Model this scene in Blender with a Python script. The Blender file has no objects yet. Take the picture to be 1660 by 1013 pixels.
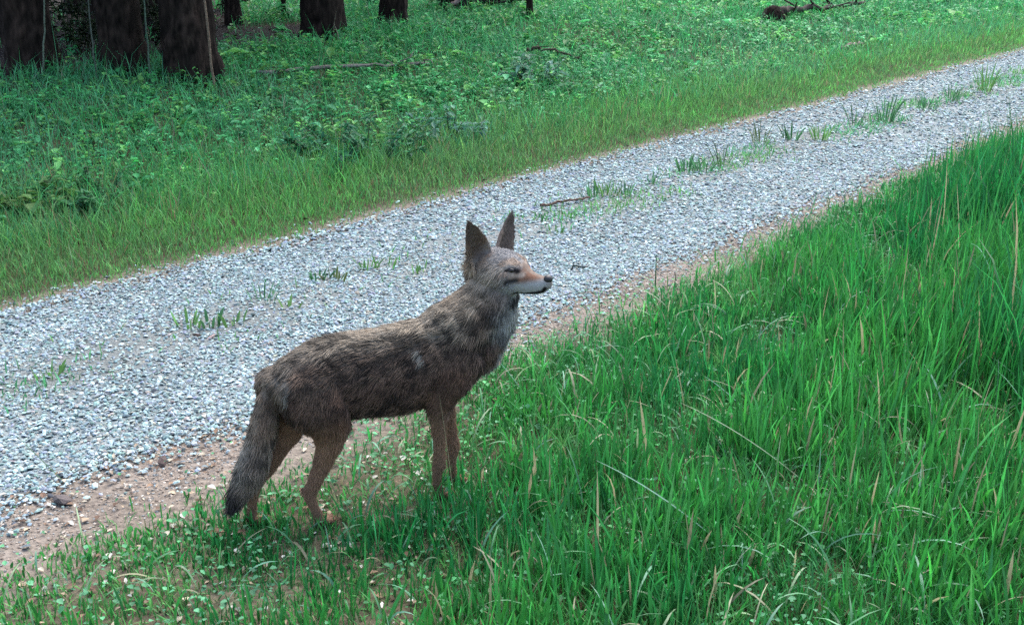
import bpy, math
import numpy as np
from mathutils import Vector
rng = np.random.default_rng(7)
R = math.radians
sc = bpy.context.scene

# ------------------------------------------------------------------ camera, world, sun, exposure
CAM_H = 1.9
PITCH = 19.562
FPX = 1780.0 / 1660.0
cam_data = bpy.data.cameras.new('camera')
cam_data.sensor_width = 36.0
cam_data.sensor_fit = 'HORIZONTAL'
cam_data.lens = 36.0 * FPX
cam_data.clip_start = 0.05
cam_data.clip_end = 1200.0
cam = bpy.data.objects.new('camera', cam_data)
sc.collection.objects.link(cam)
cam.location = (0, 0, CAM_H)
cam.rotation_euler = (R(90 - PITCH), 0, 0)
sc.camera = cam

SUN_EL, SUN_AZ = 58.0, 20.0            # azimuth measured from +Y towards +X: beyond the track
world = bpy.data.worlds.new('World')
sc.world = world
world.use_nodes = True
wn = world.node_tree
wn.nodes.clear()
sky = wn.nodes.new('ShaderNodeTexSky')
sky.sky_type = 'NISHITA'
sky.sun_disc = False
sky.sun_elevation = R(SUN_EL)
sky.sun_rotation = R(SUN_AZ)
sky.altitude = 200
sky.air_density = 1.0
sky.dust_density = 2.5
sky.ozone_density = 1.0
bg = wn.nodes.new('ShaderNodeBackground')
bg.inputs['Strength'].default_value = 0.10
wo = wn.nodes.new('ShaderNodeOutputWorld')
wn.links.new(sky.outputs[0], bg.inputs['Color'])
wn.links.new(bg.outputs[0], wo.inputs['Surface'])
sl = bpy.data.lights.new('sun', 'SUN')
sl.energy = 1.5
sl.angle = R(60)
sl.color = (1.0, 0.985, 0.95)
sun = bpy.data.objects.new('sun', sl)
sc.collection.objects.link(sun)
sdir = Vector((math.sin(R(SUN_AZ)) * math.cos(R(SUN_EL)), math.cos(R(SUN_AZ)) * math.cos(R(SUN_EL)), math.sin(R(SUN_EL))))
sun.rotation_euler = sdir.to_track_quat('Z', 'Y').to_euler()
sun.location = (0, 0, 30)
sc.view_settings.view_transform = 'Standard'
sc.view_settings.look = 'None'
sc.view_settings.gamma = 1.0
sc.view_settings.use_curve_mapping = False
sc.view_settings.exposure = 2.05
sc.cycles.max_bounces = 7
sc.cycles.diffuse_bounces = 4
sc.cycles.transmission_bounces = 4
sc.cycles.use_denoising = False

# ------------------------------------------------------------------ numbers: noise, terrain, view
_tab = np.random.default_rng(3).random((64, 256, 256)).astype(np.float32)
def vnoise(x, y, seed=0):
    x = np.asarray(x, float); y = np.asarray(y, float)
    xi = np.floor(x).astype(int); yi = np.floor(y).astype(int)
    fx = x - xi; fy = y - yi
    fx = fx * fx * (3 - 2 * fx); fy = fy * fy * (3 - 2 * fy)
    t = _tab[seed % 64]
    a = t[xi & 255, yi & 255]; b = t[(xi + 1) & 255, yi & 255]
    c = t[xi & 255, (yi + 1) & 255]; d = t[(xi + 1) & 255, (yi + 1) & 255]
    return (a * (1 - fx) + b * fx) * (1 - fy) + (c * (1 - fx) + d * fx) * fy
def fbm(x, y, seed=0, o=3):
    v = 0; a = 0.5; tot = 0
    for k in range(o):
        v = v + a * vnoise(np.asarray(x) * 2 ** k + 17.3 * k, np.asarray(y) * 2 ** k + 9.1 * k, seed + k)
        tot += a; a *= 0.5
    return v / tot
def noise3(p, f, seed=0):
    q = p * f
    return (vnoise(q[:, 0] + 0.7 * q[:, 2], q[:, 1] - 0.4 * q[:, 2], seed) + vnoise(q[:, 2] + 31, q[:, 0] + 0.6 * q[:, 1], seed + 1) + vnoise(q[:, 1] + 57, q[:, 2] - 0.3 * q[:, 0], seed + 2)) / 3
def sm(x):
    x = np.clip(x, 0, 1); return x * x * (3 - 2 * x)

TH = R(40.9)
DX, DY = math.sin(TH), math.cos(TH)          # along the track
NX, NY = -math.cos(TH), math.sin(TH)         # across it, away from the camera
T_NEAR, T_FAR = 3.42, 5.47
def to_st(x, y): return x * DX + y * DY, x * NX + y * NY
def from_st(s, t): return s * DX + t * NX, s * DY + t * NY
def near_edge(s): return T_NEAR - 0.05 + 0.11 * sm((3.3 - s) / 1.6) + 0.06 * (fbm(s * 0.8, s * 0 + 3, 5) - 0.5) + 0.07 * (fbm(s * 3.1, s * 0 + 8, 6) - 0.5)
def far_edge(s): return T_FAR + 0.10 * (fbm(s * 0.5, s * 0 + 1, 7) - 0.5) + 0.12 * (fbm(s * 2.3, s * 0 + 5, 8) - 0.5)
def gz(x, y):
    s, t = to_st(x, y)
    z = 0.55 * sm((t - 5.9) / 6.0)
    off = sm((np.abs(t - 4.45) - 1.0) / 0.6)
    z = z + off * 0.035 * (fbm(x * 1.3, y * 1.3, 11) - 0.5) + 0.012 * (fbm(x * 2.1 + 5, y * 2.1, 12) - 0.5) * off
    z = z - 0.02 * sm(1 - np.abs(t - 3.85) / 0.4) - 0.02 * sm(1 - np.abs(t - 5.05) / 0.4)    # two wheel ruts
    return z
cp, sp_ = math.cos(R(PITCH)), math.sin(R(PITCH))
def depth_of(x, y, z): return y * cp - (z - CAM_H) * sp_
def in_view(x, y, z=0.0, mx=0.10, mt=0.06, mb=0.16):
    fw = y * cp - (z - CAM_H) * sp_
    up = y * sp_ + (z - CAM_H) * cp
    fw = np.maximum(fw, 0.01)
    px = 0.5 + FPX * x / fw
    py = (506.5 - 1780 * up / fw) / 1013
    return (px > -mx) & (px < 1 + mx) & (py > -mt) & (py < 1 + mb) & (y > 0.5)
def scatter(n, s0, s1, t0, t1, **k):
    s = rng.uniform(s0, s1, n); t = rng.uniform(t0, t1, n)
    x, y = from_st(s, t); z = gz(x, y)
    m = in_view(x, y, z, **k)
    return x[m], y[m], z[m], s[m], t[m]

# ------------------------------------------------------------------ object helpers
def link(name, me, mat=None, parent=None):
    o = bpy.data.objects.new(name, me)
    sc.collection.objects.link(o)
    if mat is not None: me.materials.append(mat)
    if parent is not None: o.parent = parent
    return o
def tag(o, label=None, cat=None, group=None, kind=None):
    if label: o['label'] = label
    if cat: o['category'] = cat
    if group: o['group'] = group
    if kind: o['kind'] = kind
    return o
def empty(name, loc, rz=0):
    o = bpy.data.objects.new(name, None)
    sc.collection.objects.link(o); o.location = loc; o.rotation_euler = (0, 0, rz)
    o.empty_display_size = 0.1
    return o
def np_mesh(name, V, F, col=None, smooth=True):
    """V (n,3); F list of arrays (m,3) or (m,4); col (n,3)"""
    me = bpy.data.meshes.new(name)
    V = np.asarray(V, np.float32)
    Fs = [np.asarray(f, np.int32) for f in (F if isinstance(F, list) else [F]) if len(f)]
    me.vertices.add(len(V)); me.vertices.foreach_set('co', V.ravel())
    tot = sum(f.size for f in Fs); npoly = sum(len(f) for f in Fs)
    me.loops.add(tot); me.polygons.add(npoly)
    me.loops.foreach_set('vertex_index', np.concatenate([f.ravel() for f in Fs]))
    st = np.concatenate([np.full(len(f), f.shape[1], np.int32) for f in Fs])
    ls = np.concatenate([[0], np.cumsum(st)[:-1]]).astype(np.int32)
    me.polygons.foreach_set('loop_start', ls)
    me.polygons.foreach_set('use_smooth', np.full(npoly, smooth))
    if col is not None:
        a = me.attributes.new('tint', 'FLOAT_COLOR', 'POINT')
        c = np.ones((len(V), 4), np.float32); c[:, :3] = col
        a.data.foreach_set('color', c.ravel())
    me.update(calc_edges=True); me.validate()
    return me
class Acc:
    """collects vertex/face blocks for one mesh"""
    def __init__(self): self.V = []; self.Q = []; self.T = []; self.C = []; self.n = 0
    def add(self, V, Q=None, T=None, C=None):
        V = np.asarray(V, float).reshape(-1, 3)
        if Q is not None and len(Q): self.Q.append(np.asarray(Q) + self.n)
        if T is not None and len(T): self.T.append(np.asarray(T) + self.n)
        self.V.append(V)
        if C is not None: self.C.append(np.broadcast_to(np.asarray(C, float), (len(V), 3)))
        self.n += len(V)
    def mesh(self, name, smooth=True):
        F = []
        if self.Q: F.append(np.concatenate(self.Q))
        if self.T: F.append(np.concatenate(self.T))
        return np_mesh(name, np.concatenate(self.V), F, np.concatenate(self.C) if self.C else None, smooth)

def blades(x, y, z, h, w, az, lean, curl, col, K=4, twist=None, tipk=1.2):
    """grass blades as tapering curved strips -> V, Q, T, C"""
    n = len(x)
    tw = rng.uniform(-1.2, 1.2, n) if twist is None else twist
    u = np.linspace(0, 1, K + 1)
    ang = lean[:, None] + curl[:, None] * u[None, :] ** 1.3
    seg = h[:, None] / K
    am = 0.5 * (ang[:, 1:] + ang[:, :-1])
    r = np.concatenate([np.zeros((n, 1)), np.cumsum(np.sin(am) * seg, 1)], 1)
    zz = np.concatenate([np.zeros((n, 1)), np.cumsum(np.cos(am) * seg, 1)], 1)
    P = np.stack([x[:, None] + r * np.cos(az)[:, None], y[:, None] + r * np.sin(az)[:, None], z[:, None] + zz], 2)
    sd = az + np.pi / 2 + tw
    side = np.stack([np.cos(sd), np.sin(sd), np.zeros(n)], 1)
    prof = (0.55 + 0.9 * u) * (1 - u ** 2.2) ** 0.8
    wid = 0.5 * w[:, None] * prof[None, :]
    L = P - side[:, None, :] * wid[:, :, None]
    Rr = P + side[:, None, :] * wid[:, :, None]
    nv = 2 * K + 1
    V = np.zeros((n, nv, 3))
    V[:, 0:2 * K:2] = L[:, :K]; V[:, 1:2 * K:2] = Rr[:, :K]; V[:, 2 * K] = P[:, K]
    base = (np.arange(n) * nv)[:, None]
    Q = []
    for k in range(K - 1):
        Q.append(base + np.array([[2 * k, 2 * k + 1, 2 * k + 3, 2 * k + 2]]))
    T = base + np.array([[2 * K - 2, 2 * K - 1, 2 * K]])
    ub = np.concatenate([np.repeat(u[:K], 2), [1.0]])
    C = col[:, None, :] * (np.ones((1, nv, 1)))
    # pale sheath at the foot of a blade, slightly yellower tip: real pigment
    foot = np.clip(1 - ub / 0.25, 0, 1)[None, :, None] * 0.35
    C = C * (1 - foot) + np.array([0.16, 0.19, 0.08]) * foot
    return V.reshape(-1, 3), (np.concatenate(Q) if Q else None), T, C.reshape(-1, 3)

def leaves(P, az, el, L, W, col, fold=0.35, droop=0.5):
    """pointed oval leaves, folded on the midrib and drooping: 7 verts, 2 quads + 2 tris + ..."""
    n = len(P)
    f0 = np.stack([np.cos(az) * np.cos(el), np.sin(az) * np.cos(el), np.sin(el)], 1)
    s = np.stack([-np.sin(az), np.cos(az), np.zeros(n)], 1)
    up = np.cross(f0, s)
    L = L[:, None]; W = W[:, None]
    dr = droop * L
    mid = P + f0 * L * 0.5 - np.array([0, 0, 1.]) * dr * 0.15
    tip = P + f0 * L - np.array([0, 0, 1.]) * dr * 0.55
    l1 = P + f0 * L * 0.38 + s * W * 0.5 + up * W * fold * 0.5 - np.array([0, 0, 1.]) * dr * 0.08
    r1 = P + f0 * L * 0.38 - s * W * 0.5 + up * W * fold * 0.5 - np.array([0, 0, 1.]) * dr * 0.08
    l2 = P + f0 * L * 0.75 + s * W * 0.33 + up * W * fold * 0.3 - np.array([0, 0, 1.]) * dr * 0.3
    r2 = P + f0 * L * 0.75 - s * W * 0.33 + up * W * fold * 0.3 - np.array([0, 0, 1.]) * dr * 0.3
    V = np.stack([P, l1, l2, tip, r2, r1], 1)
    b = (np.arange(n) * 6)[:, None]
    Q = np.concatenate([b + np.array([[0, 1, 2, 3]]), b + np.array([[0, 3, 4, 5]])])
    C = np.repeat(col[:, None, :], 6, 1)
    return V.reshape(-1, 3), Q, None, C.reshape(-1, 3)

def tube(path, rad, n=8, cap=True):
    path = np.asarray(path, float); rad = np.asarray(rad, float)
    m = len(path)
    tan = np.gradient(path, axis=0); tan /= np.linalg.norm(tan, axis=1)[:, None] + 1e-9
    ref = np.array([0, 0, 1.]) if abs(tan[:, 2]).mean() < 0.8 else np.array([1., 0, 0])
    a = np.cross(tan, ref); a /= np.linalg.norm(a, axis=1)[:, None]
    b = np.cross(tan, a)
    ph = np.linspace(0, 2 * np.pi, n, endpoint=False)
    if rad.ndim == 1: rad = np.repeat(rad[:, None], n, 1)
    V = path[:, None, :] + rad[:, :, None] * (np.cos(ph)[None, :, None] * a[:, None, :] + np.sin(ph)[None, :, None] * b[:, None, :])
    Q = []
    for i in range(m - 1):
        for j in range(n):
            Q.append((i * n + j, i * n + (j + 1) % n, (i + 1) * n + (j + 1) % n, (i + 1) * n + j))
    V = V.reshape(-1, 3); T = []
    if cap:
        V = np.concatenate([V, path[:1], path[-1:]])
        for j in range(n):
            T.append((m * n, (j + 1) % n, j)); T.append((m * n + 1, (m - 1) * n + j, (m - 1) * n + (j + 1) % n))
    return V, np.array(Q), np.array(T) if T else None
def jit_col(base, n, v=0.25, hue=0.12):
    base = np.asarray(base, float)
    k = np.exp(rng.normal(0, v, (n, 1)))
    return base[None, :] * k * np.exp(rng.normal(0, hue, (n, 3)))

# ------------------------------------------------------------------ materials
def new_mat(name):
    m = bpy.data.materials.new(name); m.use_nodes = True
    nt = m.node_tree
    return m, nt, nt.nodes, nt.links, nt.nodes['Principled BSDF']
def foliage_mat(name, trans=0.35, rough=0.5, spec=0.4, streak=60.0):
    m, nt, N, L, p = new_mat(name)
    at = N.new('ShaderNodeAttribute'); at.attribute_name = 'tint'
    nz = N.new('ShaderNodeTexNoise'); nz.inputs['Scale'].default_value = streak; nz.inputs['Detail'].default_value = 3
    geo = N.new('ShaderNodeNewGeometry')
    L.new(geo.outputs['Position'], nz.inputs['Vector'])
    mr = N.new('ShaderNodeMapRange'); mr.inputs[3].default_value = 0.7; mr.inputs[4].default_value = 1.3
    L.new(nz.outputs['Fac'], mr.inputs[0])
    mul = N.new('ShaderNodeVectorMath'); mul.operation = 'SCALE'
    L.new(at.outputs['Color'], mul.inputs[0]); L.new(mr.outputs[0], mul.inputs['Scale'])
    L.new(mul.outputs[0], p.inputs['Base Color'])
    p.inputs['Roughness'].default_value = rough
    p.inputs['Specular IOR Level'].default_value = spec
    tr = N.new('ShaderNodeBsdfTranslucent')
    L.new(mul.outputs[0], tr.inputs['Color'])
    mx = N.new('ShaderNodeMixShader'); mx.inputs[0].default_value = trans
    L.new(p.outputs[0], mx.inputs[1]); L.new(tr.outputs[0], mx.inputs[2])
    L.new(mx.outputs[0], N['Material Output'].inputs['Surface'])
    return m
def tint_mat(name, rough=0.85, bump=0.0, scale=80.0, lo=0.7, hi=1.3, spec=0.25, stretch=None):
    m, nt, N, L, p = new_mat(name)
    at = N.new('ShaderNodeAttribute'); at.attribute_name = 'tint'
    nz = N.new('ShaderNodeTexNoise'); nz.inputs['Scale'].default_value = scale; nz.inputs['Detail'].default_value = 5
    geo = N.new('ShaderNodeNewGeometry')
    src = geo.outputs['Position']
    if stretch:
        mp = N.new('ShaderNodeMapping'); mp.inputs['Scale'].default_value = stretch
        L.new(src, mp.inputs['Vector']); src = mp.outputs[0]
    L.new(src, nz.inputs['Vector'])
    mr = N.new('ShaderNodeMapRange'); mr.inputs[1].default_value = 0.3; mr.inputs[2].default_value = 0.7
    mr.inputs[3].default_value = lo; mr.inputs[4].default_value = hi
    L.new(nz.outputs['Fac'], mr.inputs[0])
    mul = N.new('ShaderNodeVectorMath'); mul.operation = 'SCALE'
    L.new(at.outputs['Color'], mul.inputs[0]); L.new(mr.outputs[0], mul.inputs['Scale'])
    L.new(mul.outputs[0], p.inputs['Base Color'])
    p.inputs['Roughness'].default_value = rough
    p.inputs['Specular IOR Level'].default_value = spec
    if bump:
        b = N.new('ShaderNodeBump'); b.inputs['Strength'].default_value = bump; b.inputs['Distance'].default_value = 0.02
        L.new(nz.outputs['Fac'], b.inputs['Height']); L.new(b.outputs[0], p.inputs['Normal'])
    return m
M_GRASS = foliage_mat('grass_blade', 0.42, 0.5, 0.35)
M_LEAF = foliage_mat('weed_leaf', 0.36, 0.55, 0.28, 40)
M_CROWN = foliage_mat('tree_leaf', 0.22, 0.55, 0.3, 20)
M_GROUND = tint_mat('soil', 0.95, 0.6, 45, 0.65, 1.35, 0.1)
M_ROAD = tint_mat('road_dust', 0.9, 1.0, 60, 0.6, 1.35, 0.2)
M_STONE = tint_mat('crushed_stone', 0.75, 0.25, 120, 0.8, 1.2, 0.35)
M_BARK = tint_mat('bark', 0.95, 1.0, 26, 0.35, 1.8, 0.1, (1, 1, 0.3))
M_DRY = tint_mat('dead_leaf', 0.8, 0.2, 90, 0.75, 1.25, 0.25)
M_WOOD = tint_mat('dead_wood', 0.9, 0.6, 40, 0.55, 1.4, 0.15, (1, 1, 1))

# ------------------------------------------------------------------ ground and track
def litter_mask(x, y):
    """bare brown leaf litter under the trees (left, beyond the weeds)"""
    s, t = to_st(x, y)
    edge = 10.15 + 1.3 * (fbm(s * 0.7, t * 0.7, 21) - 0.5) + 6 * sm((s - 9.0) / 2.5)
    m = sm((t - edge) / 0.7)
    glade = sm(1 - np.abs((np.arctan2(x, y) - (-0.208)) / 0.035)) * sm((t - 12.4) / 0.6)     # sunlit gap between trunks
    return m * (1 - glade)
def build_ground():
    def axis(a, b, step, lo, hi):
        core = np.arange(a, b + 1e-6, step)
        out_hi = b + np.geomspace(step * 2, hi - b, 16); out_lo = a - np.geomspace(step * 2, a - lo, 16)[::-1]
        return np.concatenate([out_lo, core, out_hi])
    xs = axis(-10, 14, 0.13, -400, 400); ys = axis(1.0, 27, 0.13, -400, 700)
    X, Y = np.meshgrid(xs, ys); nx, ny = len(xs), len(ys)
    X = X.ravel(); Y = Y.ravel(); Z = gz(X, Y)
    s, t = to_st(X, Y)
    soil = np.array([0.075, 0.052, 0.036]); tan = np.array([0.220, 0.182, 0.152]); green = np.array([0.035, 0.055, 0.022]); shade_litter = np.array([0.020, 0.014, 0.011])  # litter colour darkened to hold the shade under the trees
    n1 = fbm(X * 3, Y * 3, 13)[:, None]
    nearleft = (sm((3.5 - t) / .3) * sm((0.3 - X) / 1.2))[:, None]
    C = soil * 0.6 + green * 0.9 * n1 + nearleft * np.array([.075, .06, .048]) * (0.3 + 1.3 * n1)
    m_tan = (sm(1.5 - np.abs(t - 3.28) / 0.36) + sm(1 - np.abs(t - 5.5) / 0.28))[:, None] * (0.55 + 0.6 * n1)
    m_tan = np.clip(m_tan, 0, 1)
    C = C * (1 - m_tan) + tan * m_tan
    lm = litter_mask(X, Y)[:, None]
    C = C * (1 - lm) + shade_litter * (0.5 + n1) * lm
    i = np.arange(nx * ny).reshape(ny, nx)
    Q = np.stack([i[:-1, :-1], i[:-1, 1:], i[1:, 1:], i[1:, :-1]], -1).reshape(-1, 4)
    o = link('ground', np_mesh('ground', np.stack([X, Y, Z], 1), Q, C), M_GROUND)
    tag(o, kind='structure')
build_ground()
def build_road():
    s = np.concatenate([np.arange(-3, 30, 0.12), np.geomspace(30.5, 300, 20)]); w = np.linspace(0, 1, 33)
    S, Wt = np.meshgrid(s, w, indexing='ij')
    t0 = near_edge(S) - 0.05; t1 = far_edge(S) + 0.03
    T = t0 + (t1 - t0) * Wt
    X, Y = from_st(S, T); X = X.ravel(); Y = Y.ravel()
    Z = gz(X, Y) + 0.006 - 0.03 * np.clip(1 - np.minimum(Wt, 1 - Wt).ravel() / .09, 0, 1) ** 1.5
    n1 = fbm(X * 2.5, Y * 2.5, 31)[:, None]
    mid = sm(1 - np.abs(T.ravel() - 4.5) / 0.45)[:, None]
    edge = np.clip(sm(1 - np.abs(T.ravel() - t0.ravel()) / 0.22) + sm(1 - np.abs(T.ravel() - t1.ravel()) / 0.15), 0, 1)[:, None]
    C = np.array([0.20, 0.23, 0.23]) * (0.7 + 0.6 * n1)
    C = C * (1 - 0.35 * mid) + np.array([0.16, 0.14, 0.11]) * 0.35 * mid
    C = C * (1 - 0.8 * edge) + np.array([0.22, 0.16, 0.125]) * 0.8 * edge
    i = np.arange(S.size).reshape(S.shape)
    Q = np.stack([i[:-1, :-1], i[1:, :-1], i[1:, 1:], i[:-1, 1:]], -1).reshape(-1, 4)
    o = link('gravel_track', np_mesh('gravel_track', np.stack([X, Y, Z], 1), Q, C), M_ROAD)
    tag(o, kind='structure')
build_road()

# ------------------------------------------------------------------ gravel
def ico():
    g = (1 + 5 ** 0.5) / 2
    v = np.array([(-1, g, 0), (1, g, 0), (-1, -g, 0), (1, -g, 0), (0, -1, g), (0, 1, g), (0, -1, -g), (0, 1, -g), (g, 0, -1), (g, 0, 1), (-g, 0, -1), (-g, 0, 1)], float)
    v /= np.linalg.norm(v[0])
    f = np.array([(0, 11, 5), (0, 5, 1), (0, 1, 7), (0, 7, 10), (0, 10, 11), (1, 5, 9), (5, 11, 4), (11, 10, 2), (10, 7, 6), (7, 1, 8), (3, 9, 4), (3, 4, 2), (3, 2, 6), (3, 6, 8), (3, 8, 9), (4, 9, 5), (2, 4, 11), (6, 2, 10), (8, 6, 7), (9, 8, 1)])
    return v, f
def dome():
    a = np.arange(6) * np.pi / 3
    v = [(.55 * math.cos(2 * k * np.pi / 3), .55 * math.sin(2 * k * np.pi / 3), .62) for k in range(3)] + [(math.cos(t), math.sin(t), -.45) for t in a]
    f = [(0, 1, 2)]
    for i in range(3):
        j = (i + 1) % 3; h0, h1, h2 = 3 + 2 * i, 3 + 2 * i + 1, 3 + (2 * i + 2) % 6
        f += [(i, h0, h1), (i, h1, j), (j, h1, h2)]
    return np.array(v, float), np.array(f)
def octa():
    v = np.array([(1, 0, 0), (-1, 0, 0), (0, 1, 0), (0, -1, 0), (0, 0, 1), (0, 0, -1)], float)
    f = np.array([(0, 2, 4), (2, 1, 4), (1, 3, 4), (3, 0, 4), (2, 0, 5), (1, 2, 5), (3, 1, 5), (0, 3, 5)])
    return v, f
def stones(acc, x, y, z, size, col, shape, jit=0.28):
    v, f = shape
    n = len(x); k = len(v)
    sc_ = size[:, None] * np.stack([rng.uniform(0.75, 1.45, n), rng.uniform(0.6, 1.1, n), rng.uniform(0.30, 0.58, n)], 1)
    P = v[None] * (1 + rng.uniform(-jit, jit, (n, k, 1))) + rng.uniform(-0.12, 0.12, (n, k, 3))
    P = P * sc_[:, None, :]
    tx = rng.normal(0, 0.25, n); ty = rng.normal(0, 0.25, n); a = rng.uniform(0, 6.283, n)
    c, s = np.cos(tx)[:, None], np.sin(tx)[:, None]
    Y = P[:, :, 1] * c - P[:, :, 2] * s; Z = P[:, :, 1] * s + P[:, :, 2] * c
    P[:, :, 1] = Y; P[:, :, 2] = Z
    c, s = np.cos(ty)[:, None], np.sin(ty)[:, None]
    X = P[:, :, 0] * c + P[:, :, 2] * s; Z = -P[:, :, 0] * s + P[:, :, 2] * c
    c, s = np.cos(a)[:, None], np.sin(a)[:, None]
    Q = np.stack([X * c - P[:, :, 1] * s, X * s + P[:, :, 1] * c, Z], 2)
    Q[:, :, 0] += x[:, None]; Q[:, :, 1] += y[:, None]; Q[:, :, 2] += (z + size * 0.28)[:, None]
    T = (np.arange(n) * k)[:, None, None] + f[None]
    acc.add(Q.reshape(-1, 3), None, T.reshape(-1, 3), np.repeat(col[:, None, :], k, 1).reshape(-1, 3))
def stone_cols(n):
    base = np.array([[0.27, 0.305, 0.295], [0.19, 0.235, 0.23], [0.37, 0.40, 0.385], [0.14, 0.165, 0.165], [0.33, 0.27, 0.225], [0.50, 0.52, 0.50], [0.07, 0.075, 0.08], [0.29, 0.285, 0.32]])
    i = rng.choice(len(base), n, p=[0.24, 0.2, 0.18, 0.1, 0.08, 0.08, 0.04, 0.08])
    return np.clip(base[i] * np.array([1.0, 1.15, 1.18]) * np.exp(rng.normal(0, 0.12, (n, 1))) * np.exp(rng.normal(0, 0.05, (n, 3))), 0.02, 0.8)
def build_gravel():
    acc = Acc()
    for (n, dmin, dmax, shape, smin, smax) in ((310000, 0, 6.6, dome(), 0.0050, 0.0125), (150000, 6.6, 10.5, dome(), 0.007, 0.016), (100000, 10.5, 32, octa(), 0.010, 0.022)):
        x, y, z, s, t = scatter(n, 0.5 if dmin < 10 else 7, 12 if dmax < 11 else 32, 3.1, 5.75, mx=0.06, mt=0.04, mb=0.05)
        d = np.hypot(x, y)
        ne, fe = near_edge(s), far_edge(s)
        dens = np.where((t > ne) & (t < fe), 1.0, 0.0)
        out = np.exp(-np.clip(ne - t, 0, 9) / 0.09) * 0.55 * (t < ne) + np.exp(-np.clip(t - fe, 0, 9) / 0.07) * 0.4 * (t > fe)
        dens = np.where(dens > 0, 1.0, out)
        rut = 0.6 * sm(1.3 - np.abs(t - 4.5) / 0.32) * sm((fbm(x * 2.2, y * 2.2, 41) - .3) / .3)
        dens = dens * (1 - rut) * (0.75 + 0.5 * fbm(x * 1.5, y * 1.5, 42))
        want = 5600 if dmin == 0 else (2500 if dmin < 10 else 800)
        have = n / ((12 - 0.5 if dmin < 10 and dmax < 11 else 25) * 2.65)
        m = (d >= dmin) & (d < dmax) & (rng.random(len(x)) < dens * want / have)
        x, y, z = x[m], y[m], z[m]
        size = smin + (smax - smin) * rng.random(len(x)) ** 1.7
        stones(acc, x, y, z + 0.006 + rng.uniform(-0.002, 0.006, len(x)), size, stone_cols(len(x)), shape)
    # fine grit pressed into the dirt shoulder
    x, y, z, s, t = scatter(90000, 0.5, 13, 2.95, 3.6, mx=0.05, mb=0.05)
    m = rng.random(len(x)) < .8 * sm((t - 3.0) / .2) * (t < near_edge(s)) * fbm(x * 5, y * 5, 44)
    x, y, z = x[m], y[m], z[m]; n = len(x)
    gc = np.array([[.30, .235, .185], [.20, .15, .115], [.24, .25, .245], [.40, .34, .28]])[rng.integers(0, 4, n)] * np.exp(rng.normal(0, .2, (n, 1)))
    stones(acc, x, y, z, rng.uniform(.003, .0075, n), gc, octa())
    o = link('gravel', acc.mesh('gravel', smooth=False), M_STONE)
    tag(o, kind='stuff')
    print('gravel verts', acc.n)
build_gravel()

# ------------------------------------------------------------------ trees
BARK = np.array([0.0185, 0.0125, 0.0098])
def trunk_mesh(name, h, r0, r1, lean=(0, 0), flare=0.5, seed=0, n=30, limbs=4, limb_z=4.4):
    g = np.random.default_rng(seed)
    acc = Acc()
    zz = np.concatenate([np.arange(-0.15, 2.0, 0.07), np.linspace(2.1, h, 14)])
    path = np.stack([lean[0] * zz + 0.03 * np.sin(zz * 1.1 + seed), lean[1] * zz + 0.03 * np.cos(zz * 0.9 + seed), zz], 1)
    rad = (r0 + (r1 - r0) * np.clip(zz / h, 0, 1)) * (1 + flare * np.exp(-np.clip(zz, 0, 9) / 0.16))
    ph = np.linspace(0, 2 * np.pi, n, endpoint=False)
    prof_ = g.normal(0, 1, (1, n)); prof_ = np.repeat(prof_, len(zz), 0); ii = (np.arange(len(zz)) // 3)
    prof_ = prof_ * .6 + g.normal(0, 1, (len(zz), n))[ii] * .6
    ridg = 1 + 0.07 * np.sin(ph * 5 + seed)[None, :] * np.exp(-np.clip(zz, 0, 9) / 0.4)[:, None] * 2 + 0.025 * g.normal(0, 1, (len(zz), n)) + 0.055 * prof_
    V, Q, T = tube(path, rad[:, None] * ridg, n)
    col = BARK * np.exp(g.normal(0, 0.35, (len(V), 1)) * np.array([1.1, 1, 1]))
    acc.add(V, Q, T, col)
    tips = []
    for k in range(limbs):
        z0 = limb_z + g.random() * (h - limb_z) * 0.8
        a = g.uniform(0, 6.28); L = (h - z0) * 0.5 + 0.8
        b = np.array([lean[0] * z0, lean[1] * z0, z0])
        u = np.linspace(0, 1, 6)[:, None]
        p = b + u * L * np.array([math.cos(a), math.sin(a), 0.55]) + u ** 2 * np.array([0, 0, 0.5])
        V, Q, T = tube(p, np.linspace(r1 * 0.6 + 0.015, 0.012, 6), 7)
        acc.add(V, Q, T, np.tile(BARK, (len(V), 1)))
        tips.append(p[3:])
    tips.append(np.stack([path[-1], path[-3]]))
    return acc.mesh(name), np.concatenate(tips)
def crown_mesh(name, tips, n, spread, seed, L=0.13):
    g = np.random.default_rng(seed)
    k = g.integers(0, len(tips), max(6, n // 40))
    cl = tips[k] + g.normal(0, spread, (len(k), 3)) * np.array([1, 1, 0.55])
    i = g.integers(0, len(cl), n)
    P = cl[i] + g.normal(0, 0.28, (n, 3))
    col = np.array([0.05, 0.105, 0.03]) * np.exp(g.normal(0, 0.25, (n, 1))) * np.exp(g.normal(0, 0.1, (n, 3)))
    V, Q, T, C = leaves(P, g.uniform(0, 6.28, n), g.uniform(-0.6, 0.5, n), L * np.exp(g.normal(0, 0.2, n)), L * 0.6 * np.exp(g.normal(0, 0.2, n)), col)
    return np_mesh(name, V, Q, C)
def tree(label, x, y, h, r0, r1, lean=(0, 0), seed=0, leaves_n=900, flare=0.35, group=None, cat='tree', name='tree', spread=1.1, limbs=5, limb_z=4.4, n=30, L=0.15):
    z = float(gz(np.array(x), np.array(y)))
    root = tag(empty(name, (x, y, z)), label, cat, group)
    tm, tips = trunk_mesh('trunk', h, r0, r1, lean, flare, seed, n, limbs, limb_z)
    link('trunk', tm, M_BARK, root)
    if leaves_n:
        link('crown', crown_mesh('crown', tips, leaves_n, spread, seed + 50, L), M_CROWN, root)
    return root
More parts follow.
